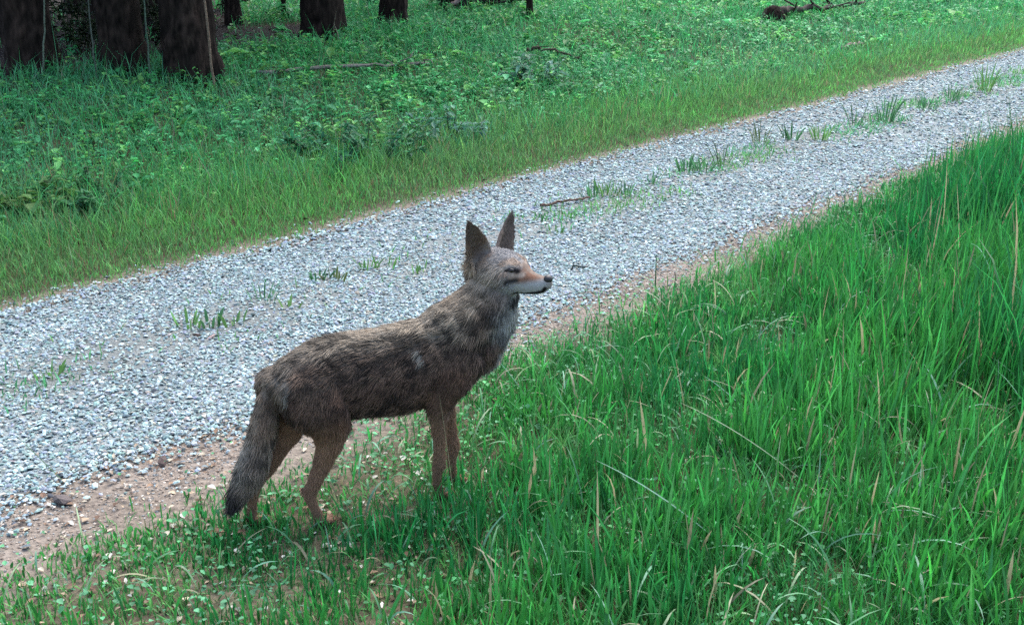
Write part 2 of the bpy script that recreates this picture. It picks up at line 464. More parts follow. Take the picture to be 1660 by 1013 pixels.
tree('broad dark tree trunk at the upper left corner of the picture', -4.76, 11.05, 7.5, 0.25, 0.13, (-0.06, 0.02), 1, 800, .12)
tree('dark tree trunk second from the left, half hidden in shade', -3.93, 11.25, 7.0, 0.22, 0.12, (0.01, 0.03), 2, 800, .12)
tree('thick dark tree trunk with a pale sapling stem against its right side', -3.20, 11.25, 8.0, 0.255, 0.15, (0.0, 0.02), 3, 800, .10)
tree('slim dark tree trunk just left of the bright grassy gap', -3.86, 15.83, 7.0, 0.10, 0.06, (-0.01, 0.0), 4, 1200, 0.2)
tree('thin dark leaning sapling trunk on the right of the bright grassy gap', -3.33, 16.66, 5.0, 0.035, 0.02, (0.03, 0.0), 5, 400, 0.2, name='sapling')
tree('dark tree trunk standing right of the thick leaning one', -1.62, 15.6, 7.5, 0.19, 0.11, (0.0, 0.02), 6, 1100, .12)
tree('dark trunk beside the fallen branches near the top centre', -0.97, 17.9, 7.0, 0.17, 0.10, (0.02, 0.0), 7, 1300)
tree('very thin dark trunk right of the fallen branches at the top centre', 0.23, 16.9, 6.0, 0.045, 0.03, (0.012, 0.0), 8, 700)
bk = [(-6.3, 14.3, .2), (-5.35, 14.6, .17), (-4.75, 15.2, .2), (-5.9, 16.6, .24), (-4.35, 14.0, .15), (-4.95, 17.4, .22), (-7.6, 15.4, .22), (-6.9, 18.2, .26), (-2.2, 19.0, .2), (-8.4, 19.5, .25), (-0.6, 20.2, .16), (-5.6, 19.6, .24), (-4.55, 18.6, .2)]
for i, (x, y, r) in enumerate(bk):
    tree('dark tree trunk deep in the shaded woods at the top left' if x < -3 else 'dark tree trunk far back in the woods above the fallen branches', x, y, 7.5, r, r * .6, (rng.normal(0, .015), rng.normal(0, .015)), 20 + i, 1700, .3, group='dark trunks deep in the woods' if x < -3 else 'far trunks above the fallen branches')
def stem(label, pts, r, col, name='sapling', group=None, cat='sapling', leaf=0):
    pts = np.array(pts, float)
    u = np.linspace(0, len(pts) - 1, 14)
    p = np.stack([np.interp(u, np.arange(len(pts)), pts[:, k]) for k in range(3)], 1)
    b = p[0].copy(); p = p - b
    p[1:-1] += rng.normal(0, r * 0.5, (12, 3))
    V, Q, T = tube(p, np.linspace(r, r * 0.55, 14), 7)
    o = link(name, np_mesh(name, V, [Q, T], np.tile(col, (len(V), 1)) * np.exp(rng.normal(0, .15, (len(V), 1)))), M_WOOD)
    o.location = b
    return tag(o, label, cat, group)
gzf = lambda x, y: float(gz(np.array(float(x)), np.array(float(y))))
def up(x, y, z): return (x, y, gzf(x, y) + z)
stem('pale slim sapling stem leaning in front of the leftmost dark trunk', [up(-4.508, 10.648, 0), (-4.412, 10.696, 1.05), (-4.297, 10.696, 2.3)], .010, (.12, .14, .10))
stem('pale slim sapling stem between the two leftmost dark trunks', [up(-3.992, 10.696, 0), (-3.982, 10.696, 1.05), (-3.935, 10.696, 2.3)], .008, (.09, .10, .08))
stem('tan bare sapling stem along the right side of the thick trunk', [up(-2.884, 10.744, 0), (-2.913, 10.772, 1.2), (-2.941, 10.792, 2.4)], .014, (.19, .13, .09))
stem('greenish thin stem along the left side of the thick trunk', [up(-3.505, 10.792, 0), (-3.495, 10.811, 1.2), (-3.505, 10.811, 2.4)], .010, (.07, .10, .07))

tree('thick dark leaning trunk standing just right of the bright grassy gap', -2.45, 14.5, 7.0, .27, .16, (.06, .02), 9, 1100, .10)

# fallen wood
def branch(label, pts, r0, r1, col, twigs=0, name='fallen_branch', seed=0, cat='branch', twl=0.35):
    g = np.random.default_rng(seed + 300)
    pts = np.array(pts, float); b = pts[0].copy()
    u = np.linspace(0, len(pts) - 1, 16)
    p = np.stack([np.interp(u, np.arange(len(pts)), pts[:, k]) for k in range(3)], 1) - b
    p[1:-1] += g.normal(0, r0 * 0.35, (14, 3))
    root = tag(empty(name, b), label, cat)
    V, Q, T = tube(p, np.linspace(r0, r1, 16) * (1 + g.normal(0, .1, 16)), 8)
    C = np.tile(col, (len(V), 1)) * np.exp(g.normal(0, .3, (len(V), 1)))
    link('wood', np_mesh('wood', V, [Q, T], C), M_WOOD, root)
    for k in range(twigs):
        i = g.integers(3, 15); a = g.uniform(0, 6.28)
        q = p[i] + np.linspace(0, 1, 5)[:, None] * twl * g.uniform(.5, 1.3) * np.array([math.cos(a), math.sin(a), g.uniform(0, .7)])
        q[1:] += g.normal(0, .015, (4, 3))
        V, Q, T = tube(q, np.linspace(r1 * .8, r1 * .3, 5), 5)
        link('twig', np_mesh('twig', V, [Q, T], np.tile(col, (len(V), 1))), M_WOOD, root)
    return root
DK = (.045, .035, .03)
branch('long thin fallen pole lying in the weeds in front of the thick leaning trunk', [up(-2.62, 11.42, .10), up(-2.0, 11.85, .12), up(-1.49, 12.25, .12), up(-0.95, 12.75, .08)], .022, .016, (.15, .135, .115), 3, seed=1, name='fallen_pole', twl=.25)
branch('dark fallen branch lying in the grass behind the pale weed clump', [up(.18, 13.75, .16), up(.5, 13.75, .19), up(.85, 13.7, .12)], .022, .01, (.07, .055, .04), 3, seed=2, twl=.22)
branch('pale bent fallen branch in the brush at the top centre', [up(-1.0, 17.4, .1), up(-.65, 17.5, .32), up(-.15, 17.8, .45)], .035, .02, (.23, .17, .15), 2, seed=3)
branch('dark tangled fallen branch heap below the pale bent branch', [up(-.9, 17.9, .1), up(-.4, 18.0, .28), up(.25, 18.2, .2)], .12, .05, DK, 26, seed=4, twl=.6)
branch('long dark fallen branch lying at the top right', [up(4.45, 19.1, .16), up(5.2, 19.9, .16), up(6.7, 21.6, .14)], .065, .03, DK, 9, seed=5, twl=.45)
branch('short pinkish rotten log in the weeds at the right by the track', [up(4.9, 16.7, .05), up(5.15, 17.0, .07), up(5.4, 17.3, .06)], .045, .035, (.22, .16, .15), 1, seed=6, name='rotten_log', cat='log', twl=.15)
branch('reddish brown stick lying on the middle of the gravel track', [up(.20, 7.52, .03), up(.36, 7.60, .035), up(.56, 7.74, .03)], .011, .006, (.12, .07, .055), 1, seed=7, name='stick', cat='stick', twl=.1)
branch('small dark twig standing on the gravel in front of the nose', [up(.34, 6.10, .0), up(.36, 6.12, .035), up(.43, 6.13, .015)], .007, .004, (.04, .05, .045), 1, seed=8, name='twig_on_gravel', cat='twig', twl=.06)
def dark_root():
    x, y = 4.36, 19.0; z = gzf(x, y)
    g = np.random.default_rng(9)
    zz = np.array([-.05, .05, .12, .2, .27]); rr = np.array([.24, .22, .2, .16, .07]); n = 14
    V, Q, T = tube(np.stack([.2 * zz, 0 * zz, zz], 1), rr[:, None] * (1 + .12 * g.normal(0, 1, (5, n))), n)
    o = link('low_stump', np_mesh('low_stump', V, [Q, T], np.tile(BARK * .9, (len(V), 1))), M_BARK)
    o.location = (x, y, z)
    tag(o, 'low dark stump at the left end of the long fallen branch, top right', 'stump')
dark_root()

# ------------------------------------------------------------------ vegetation: far verge
def tint_field(x, y, a, b, f, seed):
    k = sm((fbm(x * f, y * f, seed) - 0.3) / 0.4)[:, None]
    return np.asarray(a) * (1 - k) + np.asarray(b) * k
G_EMER = (0.052, 0.300, 0.090); G_LIME = (0.120, 0.350, 0.090); G_TEAL = (0.075, 0.310, 0.125); G_OLIVE = (0.125, 0.300, 0.095)
def far_grass():
    acc = Acc()
    # mown strip beside the track
    x, y, z, s, t = scatter(420000, 0, 34, 5.3, 7.6)
    d = np.hypot(x, y)
    fe = far_edge(s)
    den = sm((t - fe + 0.10) / 0.35) * (1 - 0.75 * sm((t - 6.5) / 0.9))
    want = np.where(d < 9, 3400, np.where(d < 14, 2200, 950))
    m = rng.random(len(x)) < den * want / (420000 / (34 * 2.3)) * (0.55 + 0.9 * fbm(x * 2.3, y * 2.3, 51))
    x, y, z, t, d = x[m], y[m], z[m], t[m], d[m]; n = len(x)
    h = (0.035 + 0.10 * sm((t - 5.5) / 1.0)) * np.exp(rng.normal(0, .35, n))
    w = (0.0035 + 0.00045 * d) * rng.uniform(.7, 1.3, n)
    col = tint_field(x, y, G_LIME, G_OLIVE, 1.4, 52) * np.exp(rng.normal(0, .28, (n, 1))) * np.exp(rng.normal(0, .1, (n, 3)))
    dry = rng.random(n) < 0.07
    col[dry] = np.array([.25, .2, .11]) * np.exp(rng.normal(0, .2, (dry.sum(), 1)))
    acc.add(*blades(x, y, z, h, w, rng.uniform(0, 6.28, n), np.abs(rng.normal(.1, .25, n)), rng.uniform(.1, 1.0, n), col, K=2))
    n0 = n
    # grass among the weeds
    x, y, z, s, t = scatter(300000, 0, 36, 6.4, 17)
    d = np.hypot(x, y)
    lm = litter_mask(x, y)
    want = np.where(d < 10, 1100, np.where(d < 15, 750, 420))
    m = rng.random(len(x)) < (1 - lm * .97) * want / (300000 / (36 * 10.6)) * (0.4 + 1.2 * fbm(x * 1.7, y * 1.7, 53))
    x, y, z, d = x[m], y[m], z[m], d[m]; n = len(x)
    h = 0.14 * np.exp(rng.normal(0, .4, n)) * (0.6 + 0.8 * fbm(x * .9, y * .9, 54))
    w = (0.0035 + 0.0005 * d) * rng.uniform(.7, 1.3, n)
    col = tint_field(x, y, G_EMER, G_TEAL, .8, 55) * np.exp(rng.normal(0, .3, (n, 1))) * np.exp(rng.normal(0, .1, (n, 3)))
    dry = rng.random(n) < 0.04
    col[dry] = np.array([.26, .26, .17]) * np.exp(rng.normal(0, .2, (dry.sum(), 1)))
    acc.add(*blades(x, y, z, h, w, rng.uniform(0, 6.28, n), np.abs(rng.normal(.1, .2, n)), rng.uniform(.2, 1.3, n), col, K=2))
    o = link('far_grass', acc.mesh('far_grass'), M_GRASS); tag(o, kind='stuff')
    print('far grass', n0, n)
far_grass()
def weeds():
    acc = Acc()
    x, y, z, s, t = scatter(60000, 0, 36, 6.25, 17)
    d = np.hypot(x, y)
    lm = litter_mask(x, y)
    want = np.where(d < 10, 100, np.where(d < 15, 95, 52)) * sm((t - 6.3) / 0.7)
    m = rng.random(len(x)) < (1 - lm * .96) * want / (60000 / (36 * 10.7)) * (0.35 + 1.3 * fbm(x * 1.1, y * 1.1, 61))
    x, y, z, d, t = x[m], y[m], z[m], d[m], t[m]; n = len(x)
    hh = (0.05 + 0.16 * fbm(x * .8, y * .8, 62) ** 1.4 * sm((t - 6.2) / 1.2)) * np.exp(rng.normal(0, .3, n))
    k = 9
    P = np.repeat(np.stack([x, y, z], 1), k, 0)
    H = np.repeat(hh, k); N = len(P)
    lev = np.tile(np.linspace(.25, 1, k), n)
    P[:, 2] += H * lev
    P[:, :2] += rng.normal(0, .02, (N, 2)) + rng.normal(0, .015, (N, 2))
    az = np.tile(np.arange(k) * 2.4, n) + np.repeat(rng.uniform(0, 6.28, n), k) + rng.normal(0, .3, N)
    L = (0.026 + 0.0017 * np.repeat(d, k)) * np.exp(rng.normal(0, .3, N)) * np.repeat(np.exp(rng.normal(0, .3, n)), k)
    pc = tint_field(x, y, G_EMER, G_TEAL, .9, 63)
    k2 = rng.random(n)[:, None]
    pc = np.where(k2 < .30, np.array(G_LIME) * 1.0, pc) * np.exp(rng.normal(0, .25, (n, 1)))
    col = np.repeat(pc, k, 0) * np.exp(rng.normal(0, .2, (N, 1))) * np.exp(rng.normal(0, .07, (N, 3)))
    acc.add(*leaves(P, az, rng.normal(.25, .35, N), L, L * rng.uniform(.42, .75, N), col))
    o = link('undergrowth', acc.mesh('undergrowth'), M_LEAF); tag(o, kind='stuff')
    print('weed leaves', N)
weeds()
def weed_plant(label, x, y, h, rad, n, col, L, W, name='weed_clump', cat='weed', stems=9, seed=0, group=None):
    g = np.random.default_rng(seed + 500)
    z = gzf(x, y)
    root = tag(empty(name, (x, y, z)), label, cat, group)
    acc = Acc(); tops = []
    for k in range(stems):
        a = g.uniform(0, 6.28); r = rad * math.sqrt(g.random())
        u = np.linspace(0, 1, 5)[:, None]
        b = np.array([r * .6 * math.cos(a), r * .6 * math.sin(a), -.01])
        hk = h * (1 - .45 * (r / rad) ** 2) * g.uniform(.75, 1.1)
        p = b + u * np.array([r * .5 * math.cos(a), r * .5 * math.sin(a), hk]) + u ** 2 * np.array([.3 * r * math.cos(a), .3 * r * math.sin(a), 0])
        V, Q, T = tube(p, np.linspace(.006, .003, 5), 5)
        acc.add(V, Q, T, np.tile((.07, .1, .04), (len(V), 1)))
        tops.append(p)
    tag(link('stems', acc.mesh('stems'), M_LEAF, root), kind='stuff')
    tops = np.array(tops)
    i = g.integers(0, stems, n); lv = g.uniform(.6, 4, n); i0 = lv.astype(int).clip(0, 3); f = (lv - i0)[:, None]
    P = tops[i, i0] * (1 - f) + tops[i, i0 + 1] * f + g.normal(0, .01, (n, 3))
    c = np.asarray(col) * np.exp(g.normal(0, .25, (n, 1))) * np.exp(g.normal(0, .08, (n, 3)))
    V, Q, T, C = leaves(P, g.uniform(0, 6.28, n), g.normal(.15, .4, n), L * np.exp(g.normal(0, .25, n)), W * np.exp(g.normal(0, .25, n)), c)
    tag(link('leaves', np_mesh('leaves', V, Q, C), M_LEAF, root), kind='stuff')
weed_plant('tall dark bluish weed clump beside the track, above the coyote back', -1.25, 9.0, .36, .5, 700, (.035, .16, .075), .075, .03, seed=1, stems=22, name='tall_weed_clump')  # bluish weeds, leaf colour deepened further for the shadow gaps among them
weed_plant('leafy weed clump darkened as a shadow gap on the verge at the left', -2.93, 7.45, .24, .34, 420, (.04, .17, .06), .06, .03, seed=2, stems=16)  # dark leaf colour stands for a gap of shadow in the weeds
weed_plant('pale teal broad leaved weed clump in front of the dark fallen branch', .30, 12.65, .32, .34, 240, (.13, .28, .19), .09, .045, seed=3, stems=14)
weed_plant('pale silvery weed clump right of the tall dark weed clump', -.58, 10.0, .28, .36, 230, (.10, .25, .17), .075, .03, seed=4, stems=14)
weed_plant('leafy bright green weed clump at the far left of the verge', -3.35, 7.3, .24, .3, 200, (.07, .16, .04), .08, .05, seed=5, stems=12)
weed_plant('shrubby undergrowth added as dark shade between the two leftmost trunks', -4.45, 12.4, 1.2, .55, 520, (.016, .032, .014), .09, .04, seed=6, stems=18, name='shrub', cat='shrub')  # this shrub and the next two added as shade, with near-black leaves
weed_plant('shrubby undergrowth added as dark shade left of the thick trunk', -3.72, 12.5, 1.1, .5, 460, (.016, .032, .014), .09, .04, seed=7, stems=16, name='shrub', cat='shrub')
weed_plant('shrubby undergrowth added as dark shade behind the leftmost dark trunk', -5.0, 12.6, 1.2, .55, 460, (.016, .032, .014), .09, .04, seed=9, stems=20, name='shrub', cat='shrub')
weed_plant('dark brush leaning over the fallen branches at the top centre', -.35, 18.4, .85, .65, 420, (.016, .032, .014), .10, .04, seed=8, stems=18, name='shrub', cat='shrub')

# ------------------------------------------------------------------ vegetation: near verge
def near_density(s, t, x, y):
    """0..1 how thick the sward is; thin around the coyote and at lower left"""
    right = sm((x + 0.55 + 0.35 * (fbm(x * 1.3, y * 1.3, 71) - .5)) / 0.9)
    right = np.maximum(right, sm((s - 3.6) / 1.2))
    edge = sm((3.22 - t + 0.34 * (fbm(s * 2.3, t * 2.3, 72) - .5)) / 0.55)
    return edge * (0.95 + 0.05 * right), right
def near_grass():
    acc = Acc()
    x, y, z, s, t = scatter(800000, -1.5, 24, -4, 3.5, mb=0.16)
    d = np.hypot(x, y)
    area = 25.5 * 7.5; have = 800000 / area
    den, right = near_density(s, t, x, y)
    patch = fbm(x * 3.2, y * 3.2, 73)
    m = (rng.random(len(x)) < den * 0.74 * (0.15 + 1.7 * sm((patch - .25) / .5)) * np.where(d < 6, 1.0, .7)) & (d > 2.0)
    x, y, z, s, t, d, right = x[m], y[m], z[m], s[m], t[m], d[m], right[m]; n = len(x)
    tall = 0.065 + 0.055 * right + 0.20 * sm((s - t - 1.4) / 4.2) * right
    tall = tall * (0.26 + 0.74 * sm((3.25 - t) / 1.1))
    h = tall * np.exp(rng.normal(0, .38, n)) * (0.45 + 1.1 * fbm(x * 1.6, y * 1.6, 74))
    w = rng.uniform(.0045, .0128, n) * (1 + .12 * right)
    col = tint_field(x, y, (0.023, 0.195, 0.050), (0.052, 0.275, 0.056), 1.3, 75) * np.exp(rng.normal(0, .3, (n, 1))) * np.exp(rng.normal(0, .1, (n, 3)))
    dry = rng.random(n) < 0.045
    col[dry] = np.array([.30, .27, .16]) * np.exp(rng.normal(0, .2, (dry.sum(), 1)))
    lean = np.abs(rng.normal(.03, .13, n)); curl = np.abs(rng.normal(.18, .40, n))
    acc.add(*blades(x, y, z, h, w, rng.uniform(0, 6.28, n), lean, curl, col, K=4))
    n0 = n
    # fine short understorey
    x, y, z, s, t = scatter(600000, -1.5, 16, -3, 3.5, mb=0.16)
    den, right = near_density(s, t, x, y)
    m = rng.random(len(x)) < den * 1.0 * fbm(x * 4, y * 4, 76) * 1.6
    x, y, z, s, t, right = x[m], y[m], z[m], s[m], t[m], right[m]; n = len(x)
    h = 0.06 * np.exp(rng.normal(0, .4, n)) * (.6 + .7 * right)
    col = tint_field(x, y, (0.048, 0.235, 0.066), (0.11, 0.33, 0.09), 2.1, 77) * np.exp(rng.normal(0, .3, (n, 1)))
    acc.add(*blades(x, y, z, h, rng.uniform(.004, .009, n), rng.uniform(0, 6.28, n), np.abs(rng.normal(.3, .3, n)), rng.uniform(.1, 1.1, n), col, K=2))
    # blades standing around the animal's paws
    for (wx, wy) in ((-.27, 3.40), (-.20, 3.49), (-.64, 3.20), (-.87, 3.22)):
        n = 30
        a = rng.uniform(0, 6.28, n); r = rng.uniform(.035, .17, n)
        x = wx + r * np.cos(a); y = wy + r * np.sin(a) - .03
        col = tint_field(x, y, (0.04, 0.22, 0.055), (0.10, 0.32, 0.08), 5, 78) * np.exp(rng.normal(0, .25, (n, 1)))
        acc.add(*blades(x, y, gz(x, y), rng.uniform(.03, .085, n), rng.uniform(.004, .009, n), rng.uniform(0, 6.28, n), np.abs(rng.normal(.1, .2, n)), rng.uniform(.1, .9, n), col, K=4))
    o = link('verge_grass', acc.mesh('verge_grass'), M_GRASS); tag(o, kind='stuff')
    print('near grass', n0, n)
near_grass()
def clover():
    """small round leaves of ground cover low in the sward"""
    acc = Acc()
    x, y, z, s, t = scatter(240000, -1.5, 14, -3, 3.45, mb=0.16)
    m = rng.random(len(x)) < 0.42 * sm((3.45 - t) / .5) * sm((fbm(x * 2.2, y * 2.2, 81) - .32) / .3)
    x, y, z = x[m], y[m], z[m]; n = len(x)
    P = np.stack([x, y, z + rng.uniform(.008, .07, n)], 1)
    col = tint_field(x, y, (.10, .30, .15), (.065, .26, .085), 3, 82) * np.exp(rng.normal(0, .3, (n, 1)))
    L = rng.uniform(.010, .026, n)
    acc.add(*leaves(P, rng.uniform(0, 6.28, n), rng.normal(.2, .4, n), L, L * rng.uniform(.6, 1.0, n), col, droop=.3))
    o = link('ground_cover', acc.mesh('ground_cover'), M_LEAF); tag(o, kind='stuff')
    print('clover', n)
clover()
def litter():
    acc = Acc()
    parts = []
    x, y, z, s, t = scatter(30000, -1.5, 12, -2, 3.6, mb=0.2)
    den, right = near_density(s, t, x, y)
    m = rng.random(len(x)) < 0.75 * (1.15 - right) * (0.3 + 1.4 * fbm(x * 3, y * 3, 91))
    parts.append((x[m], y[m], z[m], .012, .034))
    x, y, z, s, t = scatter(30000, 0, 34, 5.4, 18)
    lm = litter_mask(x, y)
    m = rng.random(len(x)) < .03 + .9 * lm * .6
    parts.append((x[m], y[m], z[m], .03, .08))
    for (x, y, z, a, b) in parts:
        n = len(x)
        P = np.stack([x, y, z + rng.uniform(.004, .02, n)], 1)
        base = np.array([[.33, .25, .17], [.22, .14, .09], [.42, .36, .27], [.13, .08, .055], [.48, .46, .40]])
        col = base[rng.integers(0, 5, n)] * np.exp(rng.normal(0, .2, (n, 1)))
        if a > .02: col *= .2  # leaves beyond the track darkened, woodland shade put into their colour
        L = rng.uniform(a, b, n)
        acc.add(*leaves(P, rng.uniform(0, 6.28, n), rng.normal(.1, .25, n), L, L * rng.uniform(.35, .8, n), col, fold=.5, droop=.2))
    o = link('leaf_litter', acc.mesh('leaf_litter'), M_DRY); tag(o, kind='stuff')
litter()

def track_weeds():
    acc = Acc()
    x, y, z, s, t = scatter(90000, 1, 26, 4.1, 4.95)
    m = rng.random(len(x)) < .22 * sm(1.2 - np.abs(t - 4.5 - .1 * np.sin(s * 1.7)) / .3) * sm((fbm(x * 1.9, y * 1.9, 47) - .42) / .25)
    m |= rng.random(len(x)) < .006
    x, y, z = x[m], y[m], z[m]; n = len(x); d = np.hypot(x, y)
    h = rng.uniform(.015, .06, n) * (1 + .06 * d)
    col = tint_field(x, y, G_LIME, G_TEAL, 2, 48) * np.exp(rng.normal(0, .3, (n, 1)))
    acc.add(*blades(x, y, z, h, rng.uniform(.004, .009, n) * (1 + .05 * d), rng.uniform(0, 6.28, n), np.abs(rng.normal(.3, .3, n)), rng.uniform(.1, 1, n), col, K=2))
    tag(link('track_grass', acc.mesh('track_grass'), M_GRASS), kind='stuff')
track_weeds()
def bent_thatch():
    acc = Acc()
    x, y, z, s, t = scatter(9000, -1, 14, -2, 3.2)
    den, right = near_density(s, t, x, y)
    m = rng.random(len(x)) < .8 * den
    x, y, z, right = x[m], y[m], z[m], right[m]; n = len(x)
    col = np.array([[.16, .34, .22], [.24, .34, .19], [.30, .29, .18], [.12, .30, .14]])[rng.integers(0, 4, n)] * np.exp(rng.normal(0, .2, (n, 1)))
    h = rng.uniform(.10, .30, n) * (.6 + .5 * right)
    acc.add(*blades(x, y, z, h, rng.uniform(.005, .012, n), rng.uniform(0, 6.28, n), rng.uniform(.1, .8, n), rng.uniform(.8, 2.2, n), col, K=6))
    tag(link('bent_grass_thatch', acc.mesh('bent_grass_thatch'), M_GRASS), kind='stuff')
bent_thatch()

# single grass stems that stand out
def long_blade(label, base, tip, rise, w, col, name='bent_grass', group=None, K=12):
    """a blade from base to tip, arched by rise above the straight line"""
    b = np.array(base, float); t = np.array(tip, float)
    u = np.linspace(0, 1, K + 1)[:, None]
    p = b + (t - b) * u + np.array([0, 0, 1.]) * rise * 4 * u * (1 - u)
    ax = t - b; sd = np.array([-ax[1], ax[0], 0.]); nn = np.linalg.norm(sd)
    sd = sd / nn if nn > .02 else np.array([1., .3, 0]); 
    wd = w * (0.5 + 0.6 * u) * (1 - u ** 2.5) ** .8 * .5 + .0006
    q = p - b
    crease = np.array([0, 0, 1.]) * wd * .5
    V = np.stack([q - sd * wd + crease, q, q + sd * wd + crease], 1).reshape(-1, 3)
    F = []
    for k in range(K):
        F += [(3 * k, 3 * k + 1, 3 * k + 4, 3 * k + 3), (3 * k + 1, 3 * k + 2, 3 * k + 5, 3 * k + 4)]
    o = link(name, np_mesh(name, V, np.array(F), np.tile(col, (len(V), 1)) * np.exp(rng.normal(0, .08, (len(V), 1)))), M_GRASS)
    o.location = b
    return tag(o, label, 'grass blade', group)
PALE = (.25, .33, .21); PTEAL = (.16, .32, .23); STRAW = (.30, .28, .17); DKG = (.020, .075, .03)
BLADES = [
    ('longest pale blade lying slantwise in the grass right of the coyote', (0.725, 3.027, -0.015), (0.268, 3.147, 0.281), 0.03, 0.010, PTEAL),
    ('long straw and pale blade slanting across the middle of the right grass', (1.090, 3.442, -0.012), (0.602, 3.592, 0.281), 0.03, 0.009, PALE),
    ('pale blade pointing up left above the long slanting straw blade', (0.997, 4.057, -0.013), (0.792, 4.157, 0.145), 0.01, 0.009, PTEAL),
    ('pale arched blade bending over to the right in the middle grass', (0.997, 3.941, -0.012), (1.157, 3.841, 0.054), 0.1, 0.01, PALE),
    ('low pale arched blade below the long slanting straw blade', (0.653, 3.506, -0.010), (0.814, 3.456, 0.059), 0.05, 0.01, PALE),
    ('straw blade lying level in the upper right grass', (1.863, 5.002, -0.010), (1.639, 5.052, 0.042), 0.01, 0.008, STRAW),
    ('wide teal blade tip with a painted sheen in the far right grass', (2.086, 4.577, -0.012), (1.974, 4.677, 0.114), 0.02, 0.018, PTEAL),  # sky reflection on the blade is put into its colour
    ('short wide teal blade with a painted sheen left of the far right grass stems', (1.505, 4.174, -0.012), (1.442, 4.254, 0.081), 0.02, 0.018, PTEAL),  # its sky sheen is likewise part of the blade colour
    ('straw blade sloping gently down to the right near the bottom middle', (0.630, 2.986, -0.011), (0.312, 3.086, 0.077), 0.03, 0.008, STRAW),
    ('straw blade rising to the right and crossing the gently sloping one', (0.238, 2.921, -0.014), (0.405, 2.971, 0.112), 0.0, 0.007, STRAW),
    ('small pale arched blade left of the crossing straw blades', (0.115, 2.933, -0.011), (0.204, 2.913, 0.039), 0.05, 0.009, PALE),
    ('pale arched blade at the lower left below the bushy tail', (-1.055, 2.869, -0.012), (-0.939, 2.819, 0.020), 0.08, 0.009, PALE),
    ('pale bent blade at the bottom edge below the coyote forelegs', (-0.141, 2.730, -0.015), (-0.043, 2.680, 0.020), 0.04, 0.009, PALE),
    ('bright pale arched blade at the bottom right corner region', (1.072, 2.667, -0.013), (1.189, 2.617, 0.039), 0.06, 0.013, PALE),
    ('pale blade arched over the coyote elbow', (-0.222, 3.442, -0.012), (-0.343, 3.442, 0.344), 0.13, 0.008, PALE),
    ('green upright blade in front of the coyote chest', (-0.105, 3.442, -0.012), (-0.164, 3.412, 0.637), 0.0, 0.008, (.12,.2,.07)),
    ('pale blade slanting up towards the coyote chest', (0.083, 4.206, -0.012), (-0.056, 4.226, 0.185), 0.01, 0.008, PTEAL),
    ('tall thin dark stem rising over the gravel at the upper right', (2.582, 6.573, -0.012), (2.496, 6.573, 0.684), 0.0, 0.012, DKG),
    ('dark stem rising to the gravel edge left of the tallest thin stem', (2.114, 6.307, -0.012), (1.985, 6.307, 0.432), 0.01, 0.014, DKG),
    ('dark blade leaning right in the upper middle of the right grass', (1.167, 4.768, -0.014), (1.257, 4.768, 0.658), 0.0, 0.012, DKG),
    ('dark upright stem in the middle of the right grass', (1.303, 3.399, -0.013), (1.260, 3.399, 0.431), 0.0, 0.013, DKG),
    ('dark upright stem right of the middle one, higher up', (1.595, 3.909, -0.010), (1.541, 3.909, 0.377), 0.0, 0.01, DKG),
    ('dark blade leaning left, right of the coyote forelegs', (0.294, 3.080, -0.014), (0.207, 3.080, 0.381), 0.01, 0.01, DKG),
    ('dark blade leaning left close to the coyote forelegs', (0.207, 3.230, -0.011), (0.136, 3.230, 0.341), 0.01, 0.009, DKG),
    ('dark stem standing near the right edge, upper grass', (3.292, 7.421, -0.012), (3.120, 7.421, 0.430), 0.0, 0.014, DKG),
    ('dark stem close to the right edge above the lower grass', (1.617, 3.113, -0.011), (1.541, 3.113, 0.419), 0.0, 0.01, DKG),
    ('thin stem standing against the gravel ahead of the muzzle', (0.773, 5.617, -0.012), (0.769, 5.617, 0.234), 0.0, 0.008, DKG),
    ('thin stem standing against the gravel edge under the right track', (1.449, 6.307, -0.012), (1.427, 6.307, 0.302), 0.0, 0.01, DKG),
    ('green bent blade by the right picture edge with a drooping tip', (2.468, 5.225, -0.011), (2.218, 5.125, 0.433), 0.1, 0.016, PTEAL),
    ('thin grass stem leaning left over the gravel edge at the lower left', (-1.60, 3.52, -0.013), (-1.76, 3.52, 0.19), 0.0, 0.006, (.06,.14,.07)),
    ('pale dry stem crossing the coyote forelegs', (-0.190, 3.314, -0.013), (-0.238, 3.294, 0.444), 0.01, 0.006, STRAW),
]
for (lb, b_, t_, rise, w_, c_) in BLADES:
    long_blade(lb, b_, t_, rise, w_, c_, 'upright_grass' if c_ is DKG else 'bent_grass')

